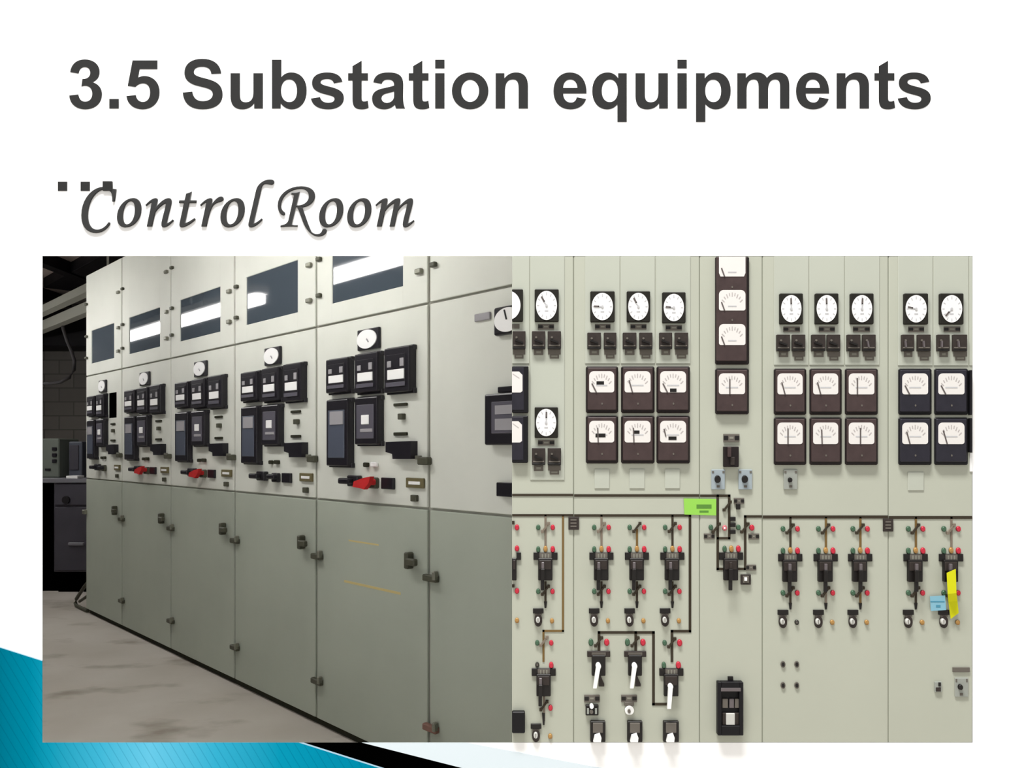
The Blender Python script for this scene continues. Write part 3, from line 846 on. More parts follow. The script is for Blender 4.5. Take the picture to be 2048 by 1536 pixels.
def key_switch(x, y, s=None):
    """small plate above a bright round key switch; x = plate centre"""
    s = sec(x) if s is None else s
    p = P(s); p.box(x - 10.5, y, x + 10.5, y + 10, 0.004, 'switchblack', 0, 0.0005); p.box(x - 7, y + 10, x + 7, y + 14, 0.003, 'plategrey', 0, 0.0004)
    p.oval(x, y + 24, 8, 12.5, 0.005, 'switch', 0, n=20)
    b = p.part('key_switch')
    q = P(s); q.oval(x - 0.5, y + 24, 4.6, 6.6, 0.012, 'chrome', 0.004, 0.8, n=16); q.box(x - 1, y + 19, x, y + 29, 0.0125, 'plategrey', 0.011, 0)
    q.done('key_barrel', b, 'bright round barrel')
    return b

def feeder(cx, dy=0.0, top=1032, upper='mimic', amber='a', lean=0, tail_m='mimic', stub='lampamber', iso=True):
    s = sec(cx)
    # lines above and below the breaker
    p = P(s)
    p.line([(cx, top), (cx, 1092 + dy)], 4.2, LW, upper)
    p.part('mimic_line')
    p = P(s)
    p.line([(cx, 1165 + dy), (cx, 1212 + dy)], 4.2, LW, tail_m)
    p.poly([(cx - 3.2, 1203 + dy), (cx + 3.2, 1203 + dy), (cx + 1.6, 1216 + dy), (cx - 1.6, 1216 + dy)], LW + 0.0006, 'switchblack')
    p.part('mimic_line')
    isolator(cx, 1055 + dy, s, 'mimic' if upper != 'mimicgrey' else 'mimicgrey')
    isolator(cx, 1181 + dy, s, 'mimic')
    lamp(cx - 14.5, 1055 + dy, 'g', s); lamp(cx + 14.5, 1055 + dy, 'r', s)
    lamp(cx - 14.5, 1099 + dy, 'g', s, 4.2, 6.5); lamp(cx + 14.5, 1099 + dy, 'r', s, 4.6, 7)
    lamp(cx, 1098 + dy, 'a', s, 4.2, 6.5)
    breaker(cx, 1105 + dy, s, hx=lean)
    lamp(cx - 14.5, 1183 + dy, 'g', s); lamp(cx + 14, 1183 + dy, 'r', s)
    key_switch(cx - 14.5, 1217 + dy, s)
    lamp(cx + 13, 1242 + dy, amber, s, 4.2, 5.2)
for cx, up, lean in ((1091, 'mimicgrey', -5), (1203, 'mimicgrey', -5), (1274, 'mimicbrown', -5), (1345, 'mimic', -3)):
    feeder(cx, 0, 1032 if cx != 1274 else 1060, up, 'a', lean)
for cx, up, am, lean, tm in ((1581, 'mimic', 'd', 0, 'mimic'), (1652, 'mimicbrown', 'a', 1, 'mimicgrey'), (1721, 'mimicbrown', 'a', 2, 'mimicbrown'),
                             (1832, 'mimicbrown', 'a', 3, 'mimic'), (1903, 'mimicgrey', 'a', 0, 'mimicgrey')):
    feeder(cx, 3, 1036, up, am, lean, tm)
# left-edge column, cut by the end of the board
for y in (1055, 1097, 1182):
    lamp(1034, y, 'r', 0, 4.6, 6)
lamp(1034, 1241, 'a', 0, 4.4, 5.4)
breaker(1019, 1105, 0, half=True)
P(0).box(1024, 1042, 1029, 1049, 0.004, 'mimic', 0, 0).box(1024, 1169, 1029, 1175, 0.004, 'mimic', 0, 0).part('isolator_mark')

# bus lines
wire(0, [[(1026.5, 990), (1144.5, 990)]], 4.6)
wire(0, [[(1026.5, 1030.5), (1144.5, 1030.5)]], 4.6)
wire(0, [[(1126, 1033), (1126, 1262), (1087, 1262), (1087, 1322)]], 4.0, 'mimicbrown')
wire(1, [[(1150.9, 991), (1396, 991)]], 5.0)
wire(1, [[(1150.9, 1031), (1380, 1031), (1380, 1262.5), (1344, 1262.5), (1344, 1322)]], 5.0)
wire(1, [[(1198, 1301), (1198, 1265), (1307, 1265), (1307, 1408.5), (1338, 1408.5)], [(1271.5, 1265), (1271.5, 1301)]], 5.2)
wire(2, [[(1402.8, 991.5), (1458.5, 991.5), (1458.5, 1076.5), (1435.5, 1076.5)], [(1435.5, 991.5), (1435.5, 1138), (1490.5, 1138), (1490.5, 1033), (1521.5, 1033)]], 4.8)
wire(3, [[(1528.9, 1034), (1773, 1034)]], 6.0)
wire(4, [[(1780.9, 1035), (1942, 1035)]], 6.0)

# middle panel
name_plate(1447, 868, 1479, 884, 2)
p = P(2); p.box(1448, 893, 1478, 934, 0.011, 'maroon_dark', 0, 0.0012)
b = p.part('selector_switch'); q = P(2); q.box(1456, 894, 1463, 914, 0.018, 'maroon', 0.01, 0.001); q.box(1461, 914, 1470, 930, 0.014, 'switch', 0.01, 0.001); q.done('switch_handle', b)
for x, m, rr in ((1436.5, 'bluegrey', 6.2), (1491, 'bluegrey', 6.2), (1581.5, 'greyplate', 4.0)):
    s = sec(x)
    p = P(s); p.box(x - 13.5, 939, x + 13.5, 979, 0.004, m, 0, 0.0008)
    b = p.part('push_button_plate')
    q = P(s); q.oval(x, 958.5 if rr > 5 else 960, rr, rr * 1.3, 0.011, 'switchblack', 0.003, 0.85, n=18); q.done('push_button', b, 'black round button')
    for dx in (-10.5, 10.5):
        q = P(s); q.box(x + dx - 2, 942, x + dx + 2, 946, 0.0048, 'plategrey', 0.0035, 0); q.done('screw', b)
    q = P(s); q.box(x - 3, 970.5, x + 3, 975, 0.0046, 'plategrey', 0.0035, 0); q.done('engraving', b)
name_plate(1468, 996, 1488.5, 1008, 2); P(2).box(1473, 1008, 1481, 1019, 0.006, 'switchblack', 0, 0.0006).part('key_switch')
isolator(1455, 1012, 2); isolator(1433, 1056, 2); isolator(1490.5, 1056, 2)
for y in (1034, 1046, 1060):
    P(2).box(1460.5, y, 1471.5, y + 8, 0.006, 'switchblack', 0, 0.0006).part('terminal_block')
lamp(1422, 1055, 'g', 2); lamp(1449.5, 1056, 'p', 2, 4.8, 5.8); lamp(1477, 1055, 'g', 2); lamp(1504, 1055.5, 'r', 2, 5, 6)
name_plate(1408, 1067, 1429.5, 1078.5, 2); name_plate(1497, 1067, 1518.5, 1079, 2)
lamp(1449.5, 1098, 'g', 2, 4.2, 6.5); lamp(1463, 1098, 'a', 2, 4.4, 7); lamp(1477, 1098, 'r', 2, 4.6, 7)
breaker(1462.5, 1105, 2, 'switch')
name_plate(1492, 1129.5, 1512.5, 1141, 2)
p = P(2); p.box(1482, 1149, 1502, 1169.5, 0.005, 'switch', 0, 0.0008); b = p.part('key_switch'); q = P(2); q.box(1486, 1152, 1498, 1166, 0.007, 'plategrey', 0.004, 0.0005); q.box(1489, 1155, 1494.5, 1162, 0.009, 'white', 0.006, 0.0005); q.done('key_barrel', b)
p = P(2); p.box(1456, 1353, 1466.5, 1361, 0.004, 'switchblack', 0, 0.0006); p.part('name_plate')
p = P(2)
p.box(1436, 1364.5, 1443.5, 1471.5, 0.016, 'navy_dark', 0, 0.0012); p.box(1479, 1364.5, 1487, 1471.5, 0.016, 'navy_dark', 0, 0.0012)
p.box(1443, 1364.5, 1480, 1379, 0.016, 'navy_dark', 0, 0.001); p.box(1443, 1452, 1480, 1471.5, 0.016, 'navy_dark', 0, 0.001); p.box(1443, 1379, 1480, 1452, 0.006, 'navy_dark', 0, 0)
b = p.part('test_block')
q = P(2); q.box(1442, 1376, 1482, 1383, 0.0165, 'gripgrey', 0.014, 0.0006); q.done('front_bar', b)
q = P(2); q.box(1445, 1398, 1456, 1416, 0.011, 'plategrey', 0.005, 0.0006); q.box(1459, 1398, 1468, 1416, 0.011, 'gripgrey', 0.005, 0.0006); q.box(1470, 1398, 1478, 1416, 0.011, 'plategrey', 0.005, 0.0006)
q.box(1445, 1426, 1478, 1450, 0.010, 'switch', 0.005, 0.0006); q.done('terminal', b)
q = P(2); q.box(1452.5, 1427, 1470, 1450, 0.013, 'chrome', 0.009, 0.0008); q.done('label_plate', b, 'pale square plate')

# plates straddling the panel joints, fixed to the panel on their left
def joint_plate(x0, y0, x1, y1, s):
    p = P(s); p.box(x0, y0, x1, y1, 0.004, 'switch', 0, 0.0006)
    b = p.part('name_plate'); q = P(s)
    for k in (0.25, 0.5, 0.75):
        q.box(x0 + 4, y0 + (y1 - y0) * k - 2, x1 - 5, y0 + (y1 - y0) * k + 1, 0.0045, 'plategrey', 0.0035, 0)
    q.done('engraving', b)
joint_plate(1137, 1034, 1158, 1059.5, 0)
joint_plate(1767, 1038, 1787, 1063, 3)

# left panel, lower breaker
lamp(1074.5, 1286, 'g', 0); lamp(1102.5, 1286, 'r', 0); isolator(1088, 1283, 0, 'mimicgrey')
lamp(1074.5, 1330, 'd', 0, 4.2, 5.5); lamp(1102.5, 1331, 'r', 0, 4.6, 7)
breaker(1087.5, 1337, 0, hx=-6)
P(0).line([(1088, 1395), (1088, 1440)], 4, LW, 'mimicgrey').poly([(1084, 1426), (1090, 1426), (1089, 1450), (1086, 1450)], LW + 0.0006, 'switchblack').part('mimic_line')
isolator(1088, 1412, 0); lamp(1101, 1416, 'r', 0, 4.4, 6)
key_switch(1072, 1448, 0); lamp(1100.5, 1473, 'a', 0, 4.4, 5.4)
P(0).box(1024, 1424, 1050, 1467, 0.014, 'navy_dark', 0, 0.002).part('black_box')

# second panel, lower part: white-handled switches
for cx, pl, wl in ((1197.5, 23, ((1197, 1333), (1190, 1377), 7)), (1270.5, 22, ((1269.5, 1333), (1264, 1377), 7))):
    lamp(cx - 15.5, 1285, 'g', 1, 5, 7.5); lamp(cx + 16 if cx < 1220 else cx + 15.5, 1285, 'r', 1, 5.4, 7); isolator(cx, 1284, 1)
    p = P(1); p.box(cx - 13.5, 1311, cx + 13.5, 1352, 0.010, 'switchblack', 0, 0.0012); b = p.part('breaker_switch')
    q = P(1); q.box(cx - pl, 1302.5, cx + pl, 1314, 0.004, 'switch', 0, 0.0006); q.box(cx - 14, 1305, cx + 14, 1311, 0.0046, 'plategrey', 0.0035, 0); q.done('engraved_plate', b)
    (xa, ya), (xb, yb), w = wl
    h = P(1); h.oval(xa, ya, 5.2, 6.5, 0.02, 'white', 0.008, n=16); h.poly([(xa - 4.4, ya), (xa + 4.4, ya), (xb + 3.3, yb), (xb - 3.6, yb)], 0.022, 'white', 0.015); h.done('lever', b, 'white lever')
    P(1).poly([(cx + 1, 1352), (cx + 4, 1352), (cx + 11, 1368), (cx + 11, 1373), (cx, 1373)], 0.003, 'switch').part('pointer_plate')
lamp(1329.5, 1286, 'g', 1); lamp(1359.5, 1286, 'r', 1, 5.2, 7); isolator(1344, 1286, 1)
lamp(1328, 1331, 'g', 1, 4.4, 7); lamp(1357, 1331, 'r', 1, 5.2, 8)
breaker(1343, 1337, 1, white=((1341.5, 1374), (1338.5, 1418), 8))
name_plate(1168.5, 1390, 1199.5, 1405, 1); name_plate(1242.5, 1390, 1274, 1404.5, 1, 'plategrey')
p = P(1); p.box(1171.5, 1410, 1197, 1431, 0.006, 'switchblack', 0, 0.001); b = p.part('key_switch'); q = P(1); q.oval(1183.5, 1413, 4, 5, 0.012, 'white', 0.005, n=14); q.oval(1183, 1424, 3.5, 4, 0.012, 'plategrey', 0.005, n=14); q.box(1174, 1417, 1178, 1428, 0.008, 'greyplate', 0.005, 0); q.box(1190, 1417, 1194, 1428, 0.008, 'greyplate', 0.005, 0); q.done('key_barrel', b)
p = P(1); p.box(1249, 1404.5, 1268, 1412, 0.004, 'plategrey', 0, 0.0006); p.oval(1259, 1421, 9, 9, 0.006, 'white', 0, n=20); b = p.part('key_switch'); q = P(1); q.oval(1258.5, 1423, 3, 4, 0.01, 'plategrey', 0.005, n=14); q.done('key_barrel', b)
for x0, x1 in ((1181, 1211), (1255, 1285), (1327, 1358)):
    cx = (x0 + x1) / 2
    p = P(1); p.box(x0, 1443, x1, 1484.5, 0.010, 'switchblack', 0, 0.0012); p.box(x0 + 5, 1446, x1 - 5, 1466, 0.0115, 'plategrey', 0.009, 0.0008); b = p.part('breaker_switch')
    h = P(1); h.poly([(cx - 6, 1472), (cx + 4, 1468), (cx + 7, 1476), (cx + 6, 1484.5), (cx - 9, 1484.5)], 0.02, 'white', 0.008); h.done('lever', b, 'white lever')

# right-hand panels, lower part
for x, y in ((1566.5, 1329), (1594, 1329), (1566.5, 1371), (1594, 1371)):
    p = P(3); p.oval(x, y, 4.6, 6.5, 0.003, 'plategrey', 0, n=16); p.oval(x, y, 2.8, 4, 0.004, 'switchblack', 0.002, n=14); p.part('plug_hole')
p = P(4); p.box(1906, 1335, 1940, 1344.5, 0.003, 'plategrey', 0, 0.0005); p.part('name_plate')
p = P(4); p.box(1910.5, 1356, 1937, 1394, 0.003, 'greyplate', 0, 0.0008); b = p.part('push_button_plate'); q = P(4); q.oval(1922.5, 1375, 4.5, 6, 0.009, 'switchblack', 0.002, 0.85, n=14); q.done('push_button', b, 'black round button')
for x in (1913, 1934):
    q = P(4); q.box(x - 1.5, 1358, x + 1.5, 1364, 0.0036, 'plategrey', 0.0025, 0); q.done('screw', b)
q = P(4); q.box(1920, 1386, 1926, 1391, 0.0036, 'plategrey', 0.0025, 0); q.done('engraving', b)
p = P(4); p.box(1870, 1364, 1884, 1384.5, 0.004, 'greyplate', 0, 0.0006); p.box(1872, 1375, 1882, 1383, 0.005, 'switch', 0.003, 0.0004); p.box(1877.5, 1365, 1882, 1373, 0.006, 'switchblack', 0.003, 0.0004); p.part('key_switch')

# papers and tape stuck on the board: things of their own
def sticker(name, poly, m, ink, ink_m, label, cat, d=0.0012, d0=0.0004):
    b = MB()
    x0, z0 = BF.loc(poly[0][0], poly[0][1], d)
    f = lambda x, y: (BF.loc(x, y, d)[0] - x0, BF.loc(x, y, d)[1] - z0)
    b.prism([f(x, y) for x, y in poly], -d, -d0, m)
    for (xa, ya, xb, yb) in ink:
        b.prism([f(xa, ya), f(xb, ya), f(xb, yb), f(xa, yb)], -d - 0.0003, -d + 0.0001, ink_m)
    o = b.build(name)
    o.location = (x0, WY, z0)
    return tag(o, label, cat)
sticker('paper_note', [(1367.5, 997), (1432.5, 998), (1432.5, 1031), (1369, 1029)], 'lime', [(1393, 1009, 1423, 1017), (1399, 1021, 1417, 1025)], 'limeink',
        'lime green paper note stuck under the upper black line', 'note', 0.0024, 0.0014)
sticker('paper_note', [(1860, 1193), (1890, 1191), (1892.5, 1220), (1862, 1222)], 'bluepaper', [(1861, 1202, 1889, 1204.5), (1872, 1210, 1881, 1215)], 'blueink',
        'light blue paper note beside the yellow tape', 'note', 0.0062, 0.0052)
t = MB()
TP = [(1893.5, 1146, .0238), (1911.5, 1138, .0238), (1913, 1186, .0238), (1915, 1202, .0075), (1917.5, 1226, .0075), (1901.5, 1238, .0075), (1897, 1204, .0075), (1895.5, 1188, .0238)]
o0 = BF.loc(1893.5, 1146, .0238)
V = []
for lay in (0.0, 0.0006):
    row = []
    for x, y, d in TP:
        a, z = BF.loc(x, y, d)
        row.append(t.bm.verts.new((a - o0[0], -d + lay, z - o0[1])))
    V.append(row)
t._mi('yellow')
for q in ((0, 1, 2, 7), (7, 2, 3, 6), (6, 3, 4, 5)):
    t.bm.faces.new([V[0][i] for i in q]); t.bm.faces.new([V[1][i] for i in reversed(q)])
for i in range(8):
    j = (i + 1) % 8
    t.bm.faces.new([V[0][j], V[0][i], V[1][i], V[1][j]])
bmesh.ops.recalc_face_normals(t.bm, faces=t.bm.faces)
yt = t.build('warning_tape'); yt.location = (o0[0], WY, o0[1])
tag(yt, 'strip of yellow tape hanging from the last breaker switch on the right', 'tape')

# ------------------------------------------------------------------ the switchgear row (left), seen through the window
KK = 3712.0                                     # depth of the row's face = KK / (px + 500)
YFAR = KK / 675.0
RZ = math.atan2(-1600.0, 1524.0)
RF = Frame(((175 - PPX) / F * YFAR, YFAR, 0.0), RZ)
ZS = lambda m: EYE - m * KK / F                # height of a line through the vanishing point with slope m
EDGES_PX = [175, 247, 345, 473, 636.5, 862, 1206]
EDGE = [RF.loc(x, 900)[0] for x in EDGES_PX]
Z_TOP, Z_UP, Z_MID = ZS(-0.512), ZS(-0.2129), ZS(0.0885)
PL = 0.03
CD = 0.62
CLABEL = ['far end switchgear cubicle with a black hole among its relays', 'second switchgear cubicle from the far end, red tags under its relays',
          'third switchgear cubicle from the far end, red tags and a bright streak in its window', 'fourth switchgear cubicle from the far end, black control switches without red tags',
          'large near switchgear cubicle with one red tag and a tape mark on its lower door', 'nearest switchgear cubicle, mostly bare, its big relay cut by the control board']
T0 = EDGE[4]; TW = EDGE[5] - EDGE[4]
def lz(x, y, d=0.0):                             # template (fifth cubicle; the sixth for itself) picture point -> local x (0..1 of the width) and height
    s, z = RF.loc(x, y, d)
    if i == 5:
        return (s - EDGE[5]) / (EDGE[6] - EDGE[5]), z
    return (s - T0) / TW, z
def lrect(x0, y0, x1, y1, d=0.0):
    xm, ym = (x0 + x1) / 2, (y0 + y1) / 2
    return lz(x0, ym, d)[0], lz(x1, ym, d)[0], lz(xm, y1, d)[1], lz(xm, y0, d)[1]

cub = []
for i in range(6):
    w = EDGE[i + 1] - EDGE[i]
    base = RF.o + RF.u * EDGE[i]
    r = thing('switchgear_cubicle', (base.x, base.y, 0), RZ, CLABEL[i], 'switchgear cubicle', 'row of switchgear cubicles')
    cub.append(r)
    def bx(name, x0, y0, x1, y1, d, m, par=None, d0=0.0, bev=0.002, label=None, tpl=True):
        a, b, c, e = lrect(x0, y0, x1, y1, d)
        return MB().box(a * w, b * w, -d, -d0, c, e, m, bev).build(name, par or r, label)
    g = 0.008
    DT = 0.010
    MB().box(0.001, w - 0.001, 0.0, CD, PL, Z_TOP - 0.004, 'rowseam').build('cabinet_body', r)
    MB().box(0.0, w, 0.012, CD - 0.02, 0.0, PL, 'plinth').build('plinth', r)
    # doors (their faces lie on the measured plane, the body starts DT behind)
    def door(name, z0, z1, m, win=None):
        b = MB()
        if not win:
            b.box(g, w - g, -DT, 0.0, z0 + 0.004, z1 - 0.004, m, 0.003, 2)
        else:
            x0, x1, a, c = win
            b.box(g, x0, -DT, 0.0, z0 + 0.004, z1 - 0.004, m, 0.002); b.box(x1, w - g, -DT, 0.0, z0 + 0.004, z1 - 0.004, m, 0.002)
            b.box(x0 - 0.003, x1 + 0.003, -DT, 0.0, z0 + 0.004, a, m, 0.002); b.box(x0 - 0.003, x1 + 0.003, -DT, 0.0, c, z1 - 0.004, m, 0.002)
        return b.build(name, r)
    zw0, zw1 = ZS(-0.2475), ZS(-0.3425)
    win = (0.165 * w, 0.80 * w, zw0, zw1) if i < 5 else None
    ud = door('upper_door', Z_UP, Z_TOP, 'row', win)
    if win:
        MB().box(win[0], win[1], -0.006, -0.001, win[2], win[3], 'glass').build('window_pane', ud, 'dark reflecting glass pane')
    ip = door('instrument_panel', Z_MID, Z_UP, 'row')
    ld = door('lower_door', PL, Z_MID, 'rowlow')
    # hinges and latches
    def clip(par, x, z, ww, hh, name, m='latch', dd=0.016):
        MB().box(x - ww / 2, x + ww / 2, -DT - dd, -DT, z - hh / 2, z + hh / 2, m, 0.003).build(name, par)
    for z in (ZS(-0.325), ZS(-0.262), ZS(-0.42)):
        clip(ud, w - 0.045, z, 0.035, 0.018, 'latch', 'latch'); clip(ud, 0.035, z + 0.01, 0.03, 0.016, 'hinge', 'latchdark')
    lt = MB().box(0.86 * w, 0.89 * w, -DT - 0.03, -DT, 0.713, 0.77, 'latchdark', 0.004).box(0.88 * w, 0.95 * w, -DT - 0.036, -DT - 0.016, 0.728, 0.752, 'latchdark', 0.004).build('latch', ld)
    hz = 0.69
    if i > 0:
        for z in (hz, 0.185):
            MB().box(-0.012, 0.06, -DT - 0.02, -DT, z - 0.008, z + 0.014, 'latchdark' if i < 5 or z > 0.5 else 'rust', 0.003).box(0.045, 0.06, -DT - 0.024, -DT - 0.004, z, z + 0.03, 'latch', 0.003).build('hinge', ld)
    else:
        MB().box(-0.02, 0.03, -DT - 0.02, 0.0, hz - 0.01, hz + 0.02, 'latch', 0.003).build('hinge', ld)
    if i == 5:
        bx('name_plate', 948, 626, 979, 641, 0.018, 'labelgrey', None, DT)
        a, b, c, e = lrect(986, 610, 1046, 668, 0.03)
        fr = MB().box(a * w, b * w, -0.03, -DT, c, e, 'relay', 0.008, 2).build('round_dial_meter', r)
        MB().oval((a + b) / 2 * w, (c + e) / 2, (b - a) / 2 * w * 0.86, (e - c) / 2 * 0.84, -0.034, -0.028, 'label', 36).build('dial_face', fr)
        n = MB().strip(((a + b) / 2 * w, (c + e) / 2), ((a + b) / 2 * w - 0.01, (c + e) / 2 + 0.03), 0.004, -0.037, -0.033, 'relay').build('needle', fr)
        a, b, c, e = lrect(968, 785, 1062, 890, 0.04)
        cs = MB().box(a * w, b * w, -0.04, -DT, c, e, 'relay', 0.006, 2).build('protection_relay', r)
        gx0, gx1, gz0, gz1 = a * w + 0.17 * (b - a) * w, b * w - 0.1 * (b - a) * w, c + (e - c) * 0.22, c + (e - c) * 0.84
        MB().box(gx0, gx1, -0.043, -0.038, gz0, gz1, 'relaygrey', 0.002).build('relay_window', cs)
        MB().box(gx0 + 0.02, gx1, -0.045, -0.042, gz0 + 0.01, gz0 + (gz1 - gz0) * 0.46, 'labelgrey').box(gx0 + 0.02, gx1, -0.045, -0.042, gz0 + (gz1 - gz0) * 0.6, gz1 - 0.012, 'labelgrey').build('scale_card', cs)
        MB().box(a * w + 0.05, b * w, -0.03, -DT, e + 0.002, e + 0.02, 'relay', 0.002).build('name_plate', r)
        bx('terminal_cover', 992, 966, 1045, 994, 0.03, 'relay', None, DT)
        continue
    # round dial on a square black case
    a, b, c, e = lrect(714, 657, 757, 699, 0.022)
    fr = MB().box(a * w, b * w, -0.022, -DT, c, e, 'relay', 0.004, 2).build('round_dial_meter', r)
    MB().oval((a + b) / 2 * w - 0.003, (c + e) / 2, (b - a) / 2 * w * 0.90, (e - c) / 2 * 0.9, -0.026, -0.02, 'label', 32).build('dial_face', fr)
    MB().strip(((a + b) / 2 * w, (c + e) / 2), ((a + b) / 2 * w + 0.012, (c + e) / 2 - 0.012), 0.005, -0.028, -0.025, 'labelgrey').build('needle', fr)
    # protection relays: a row of three above a tall and a short one
    RD = 0.042
    def relay(x0, y0, x1, y1, kind):
        a, b, c, e = lrect(x0, y0, x1, y1, RD)
        a, b = a * w, b * w
        W, H = b - a, e - c
        k = MB().box(a, b + 0.006, -RD, -DT, c, e, 'relay', 0.005, 2).box(a - 0.006, b + 0.01, -RD * 0.62, -DT, c - 0.006, c + 0.012, 'relay', 0.002).box(a - 0.006, b + 0.01, -RD * 0.62, -DT, e - 0.012, e + 0.004, 'relay', 0.002)
        k = k.build('protection_relay', r)
        wx0, wx1, wz0, wz1 = a + W * 0.12, b - W * 0.10, c + H * 0.12, e - H * 0.16
        MB().box(wx0, wx1, -RD - 0.003, -RD + 0.002, wz0, wz1, 'relaytall' if kind == 'tall' else 'relaygrey' if kind == 'short' else 'relay', 0.002).build('relay_window', k)
        if kind == 'top':
            MB().box(wx0 + W * 0.08, wx1 - W * 0.02, -RD - 0.006, -RD - 0.002, c + H * 0.28, c + H * 0.50, 'label', 0.001).build('label_card', k, 'white card')
            MB().box(wx0 + W * 0.06, wx0 + W * 0.22, -RD - 0.005, -RD - 0.002, c + H * 0.56, c + H * 0.70, 'labelgrey', 0.001).build('flag_indicator', k)
            MB().box(wx1 - W * 0.2, wx1 - W * 0.04, -RD - 0.005, -RD - 0.002, c + H * 0.56, c + H * 0.74, 'labelgrey', 0.001).build('flag_indicator', k)
            MB().box(wx0, wx1, -RD - 0.004, -RD - 0.002, c + H * 0.12, c + H * 0.22, 'relaygrey', 0.001).build('front_bar', k)
        elif kind == 'tall':
            MB().box(wx0 + W * 0.12, wx1 - W * 0.02, -RD - 0.006, -RD - 0.002, c + H * 0.62, c + H * 0.82, 'labelgrey', 0.001).build('label_card', k, 'pale card at the top')
        else:
            MB().box(wx0 + W * 0.25, wx0 + W * 0.60, -RD - 0.006, -RD - 0.002, c + H * 0.42, c + H * 0.62, 'label', 0.004).build('flag_indicator', k, 'white square flag')
            MB().box(wx0 + W * 0.2, wx1 - W * 0.03, -RD - 0.005, -RD - 0.002, c + H * 0.26, c + H * 0.33, 'labelgrey', 0.001).build('label_card', k)
    if i == 0:
        relay(651, 717, 693, 785, 'top'); relay(708.5, 706, 752, 785, 'top')
        bx('cutout_shade', 775, 697, 822, 787, DT + 0.001, 'black', None, DT - 0.006, 0)  # flat black plate, the dark of the opening painted as colour
    else:
        relay(651, 717, 693, 785, 'top'); relay(708.5, 706, 752, 784.5, 'top'); relay(767.5, 694, 816, 784, 'top')
    relay(652, 799, 693, 932, 'tall'); relay(708.5, 794, 752, 889, 'short')
    # name plates, key switch, terminal cover, latch
    for y0, y1 in ((806, 812), (864.5, 871)):
        bx('name_plate', 786, y0, 812, y1, 0.019, 'plinth', None, DT)
    bx('key_switch', 794.5, 827, 803.5, 839, 0.028, 'latchdark', None, DT)
    pts = [lz(x, y, 0.04) for x, y in ((771, 884), (821, 882), (821, 918), (785, 918), (784, 908), (771, 904))]
    MB().prism([(x * w, z) for x, z in pts], -0.04, -DT, 'relay').build('terminal_cover', r)
    bx('latch', 833, 914, 853, 930, 0.035, 'latchdark', None, DT, 0.004); bx('latch_keeper', 829, 911, 838, 919, 0.024, 'latch', None, DT)
    bx('indicator_lamp', 725, 925, 733, 934, 0.024, 'plinth', None, DT, 0.003, 'dark lamp')
    bx('indicator_lamp', 739.5, 924.5, 751, 934, 0.024, 'label' if i == 4 else 'plinth', None, DT, 0.003, 'white lamp' if i == 4 else 'dark lamp')
    # control switches along the foot of the instrument panel
    a, b, c, e = lrect(693, 951, 714, 973, 0.035)
    sw = MB().box(a * w, b * w, -0.035, -DT, c, e, 'relay', 0.004).build('control_switch', r)
    a2, b2, c2, e2 = lrect(679, 956, 700, 968, 0.05)
    MB().box(a2 * w, b2 * w, -0.06, -0.03, c2, e2, 'relay', 0.006, 2).build('lever', sw)
    a, b, c, e = lrect(734, 955, 750, 977, 0.03)
    sw2 = MB().box(a * w, b * w, -0.03, -DT, c, e, 'relay' if i == 3 else 'latchdark', 0.004).build('control_switch', r)
    a2, b2, c2, e2 = lrect(722, 958, 742, 970, 0.05)
    MB().box(a2 * w, b2 * w, -0.05, -0.026, c2, e2, 'relay' if i in (0, 3) else 'redtag', 0.006, 2).build('lever', sw2, None if i in (0, 3) else 'red lever')
    if i in (1, 2, 4):
        q = [lz(x, y, 0.062) for x, y in ((708, 963), (727, 956), (741, 953), (738, 966), (728, 979), (719, 976), (706, 974))]
        MB().prism([(x * w, z) for x, z in q], -0.064, -0.046, 'redtag').build('red_tag', r, 'red lock-out tag')
    if i > 0:
        bx('terminal_cover', 761.5, 955.5, 785.5, 978.5, 0.022, 'relay', None, DT)
    a, b, c, e = lrect(811, 956, 846, 976, 0.02)
    lf = MB().box(a * w, b * w, -0.02, -DT, c, e, 'brass', 0.002).build('label_holder', r)
    MB().box(a * w + 0.02, b * w - 0.016, -0.0225, -0.018, c + 0.012, e - 0.012, 'label').build('label_card', lf, 'cream card')
    bx('key_switch', 820, 990, 831, 1003, 0.024, 'latchdark', None, DT)
    if i == 4:
        for (x0, y0), (x1, y1), hh in (((693, 1162), (806, 1186), 0.009), ((702, 1079), (762, 1091), 0.006)):
            a, b = lz(x0, y0)[0] * w, lz(x1, y1)[0] * w
            z = (lz(x0, y0)[1] + lz(x1, y1)[1]) / 2
            MB().box(a, b, -DT - 0.0008, -DT + 0.0005, z - hh / 2, z + hh / 2, 'tape').build('tape_mark', ld)
    if i == 0:
        # bent rod stay at the foot of the end cubicle
        MB().tube([(0.02, 0.03, 0.25), (-0.10, 0.01, 0.17), (-0.26, 0.0, 0.06), (-0.285, 0.0, 0.03), (-0.26, 0.0, 0.013), (0.0, 0.0, 0.014)], 0.012, 'latchdark').tube([(0.0, 0.02, 0.13), (-0.2, 0.005, 0.05)], 0.010, 'latchdark').build('stay_rod', r)

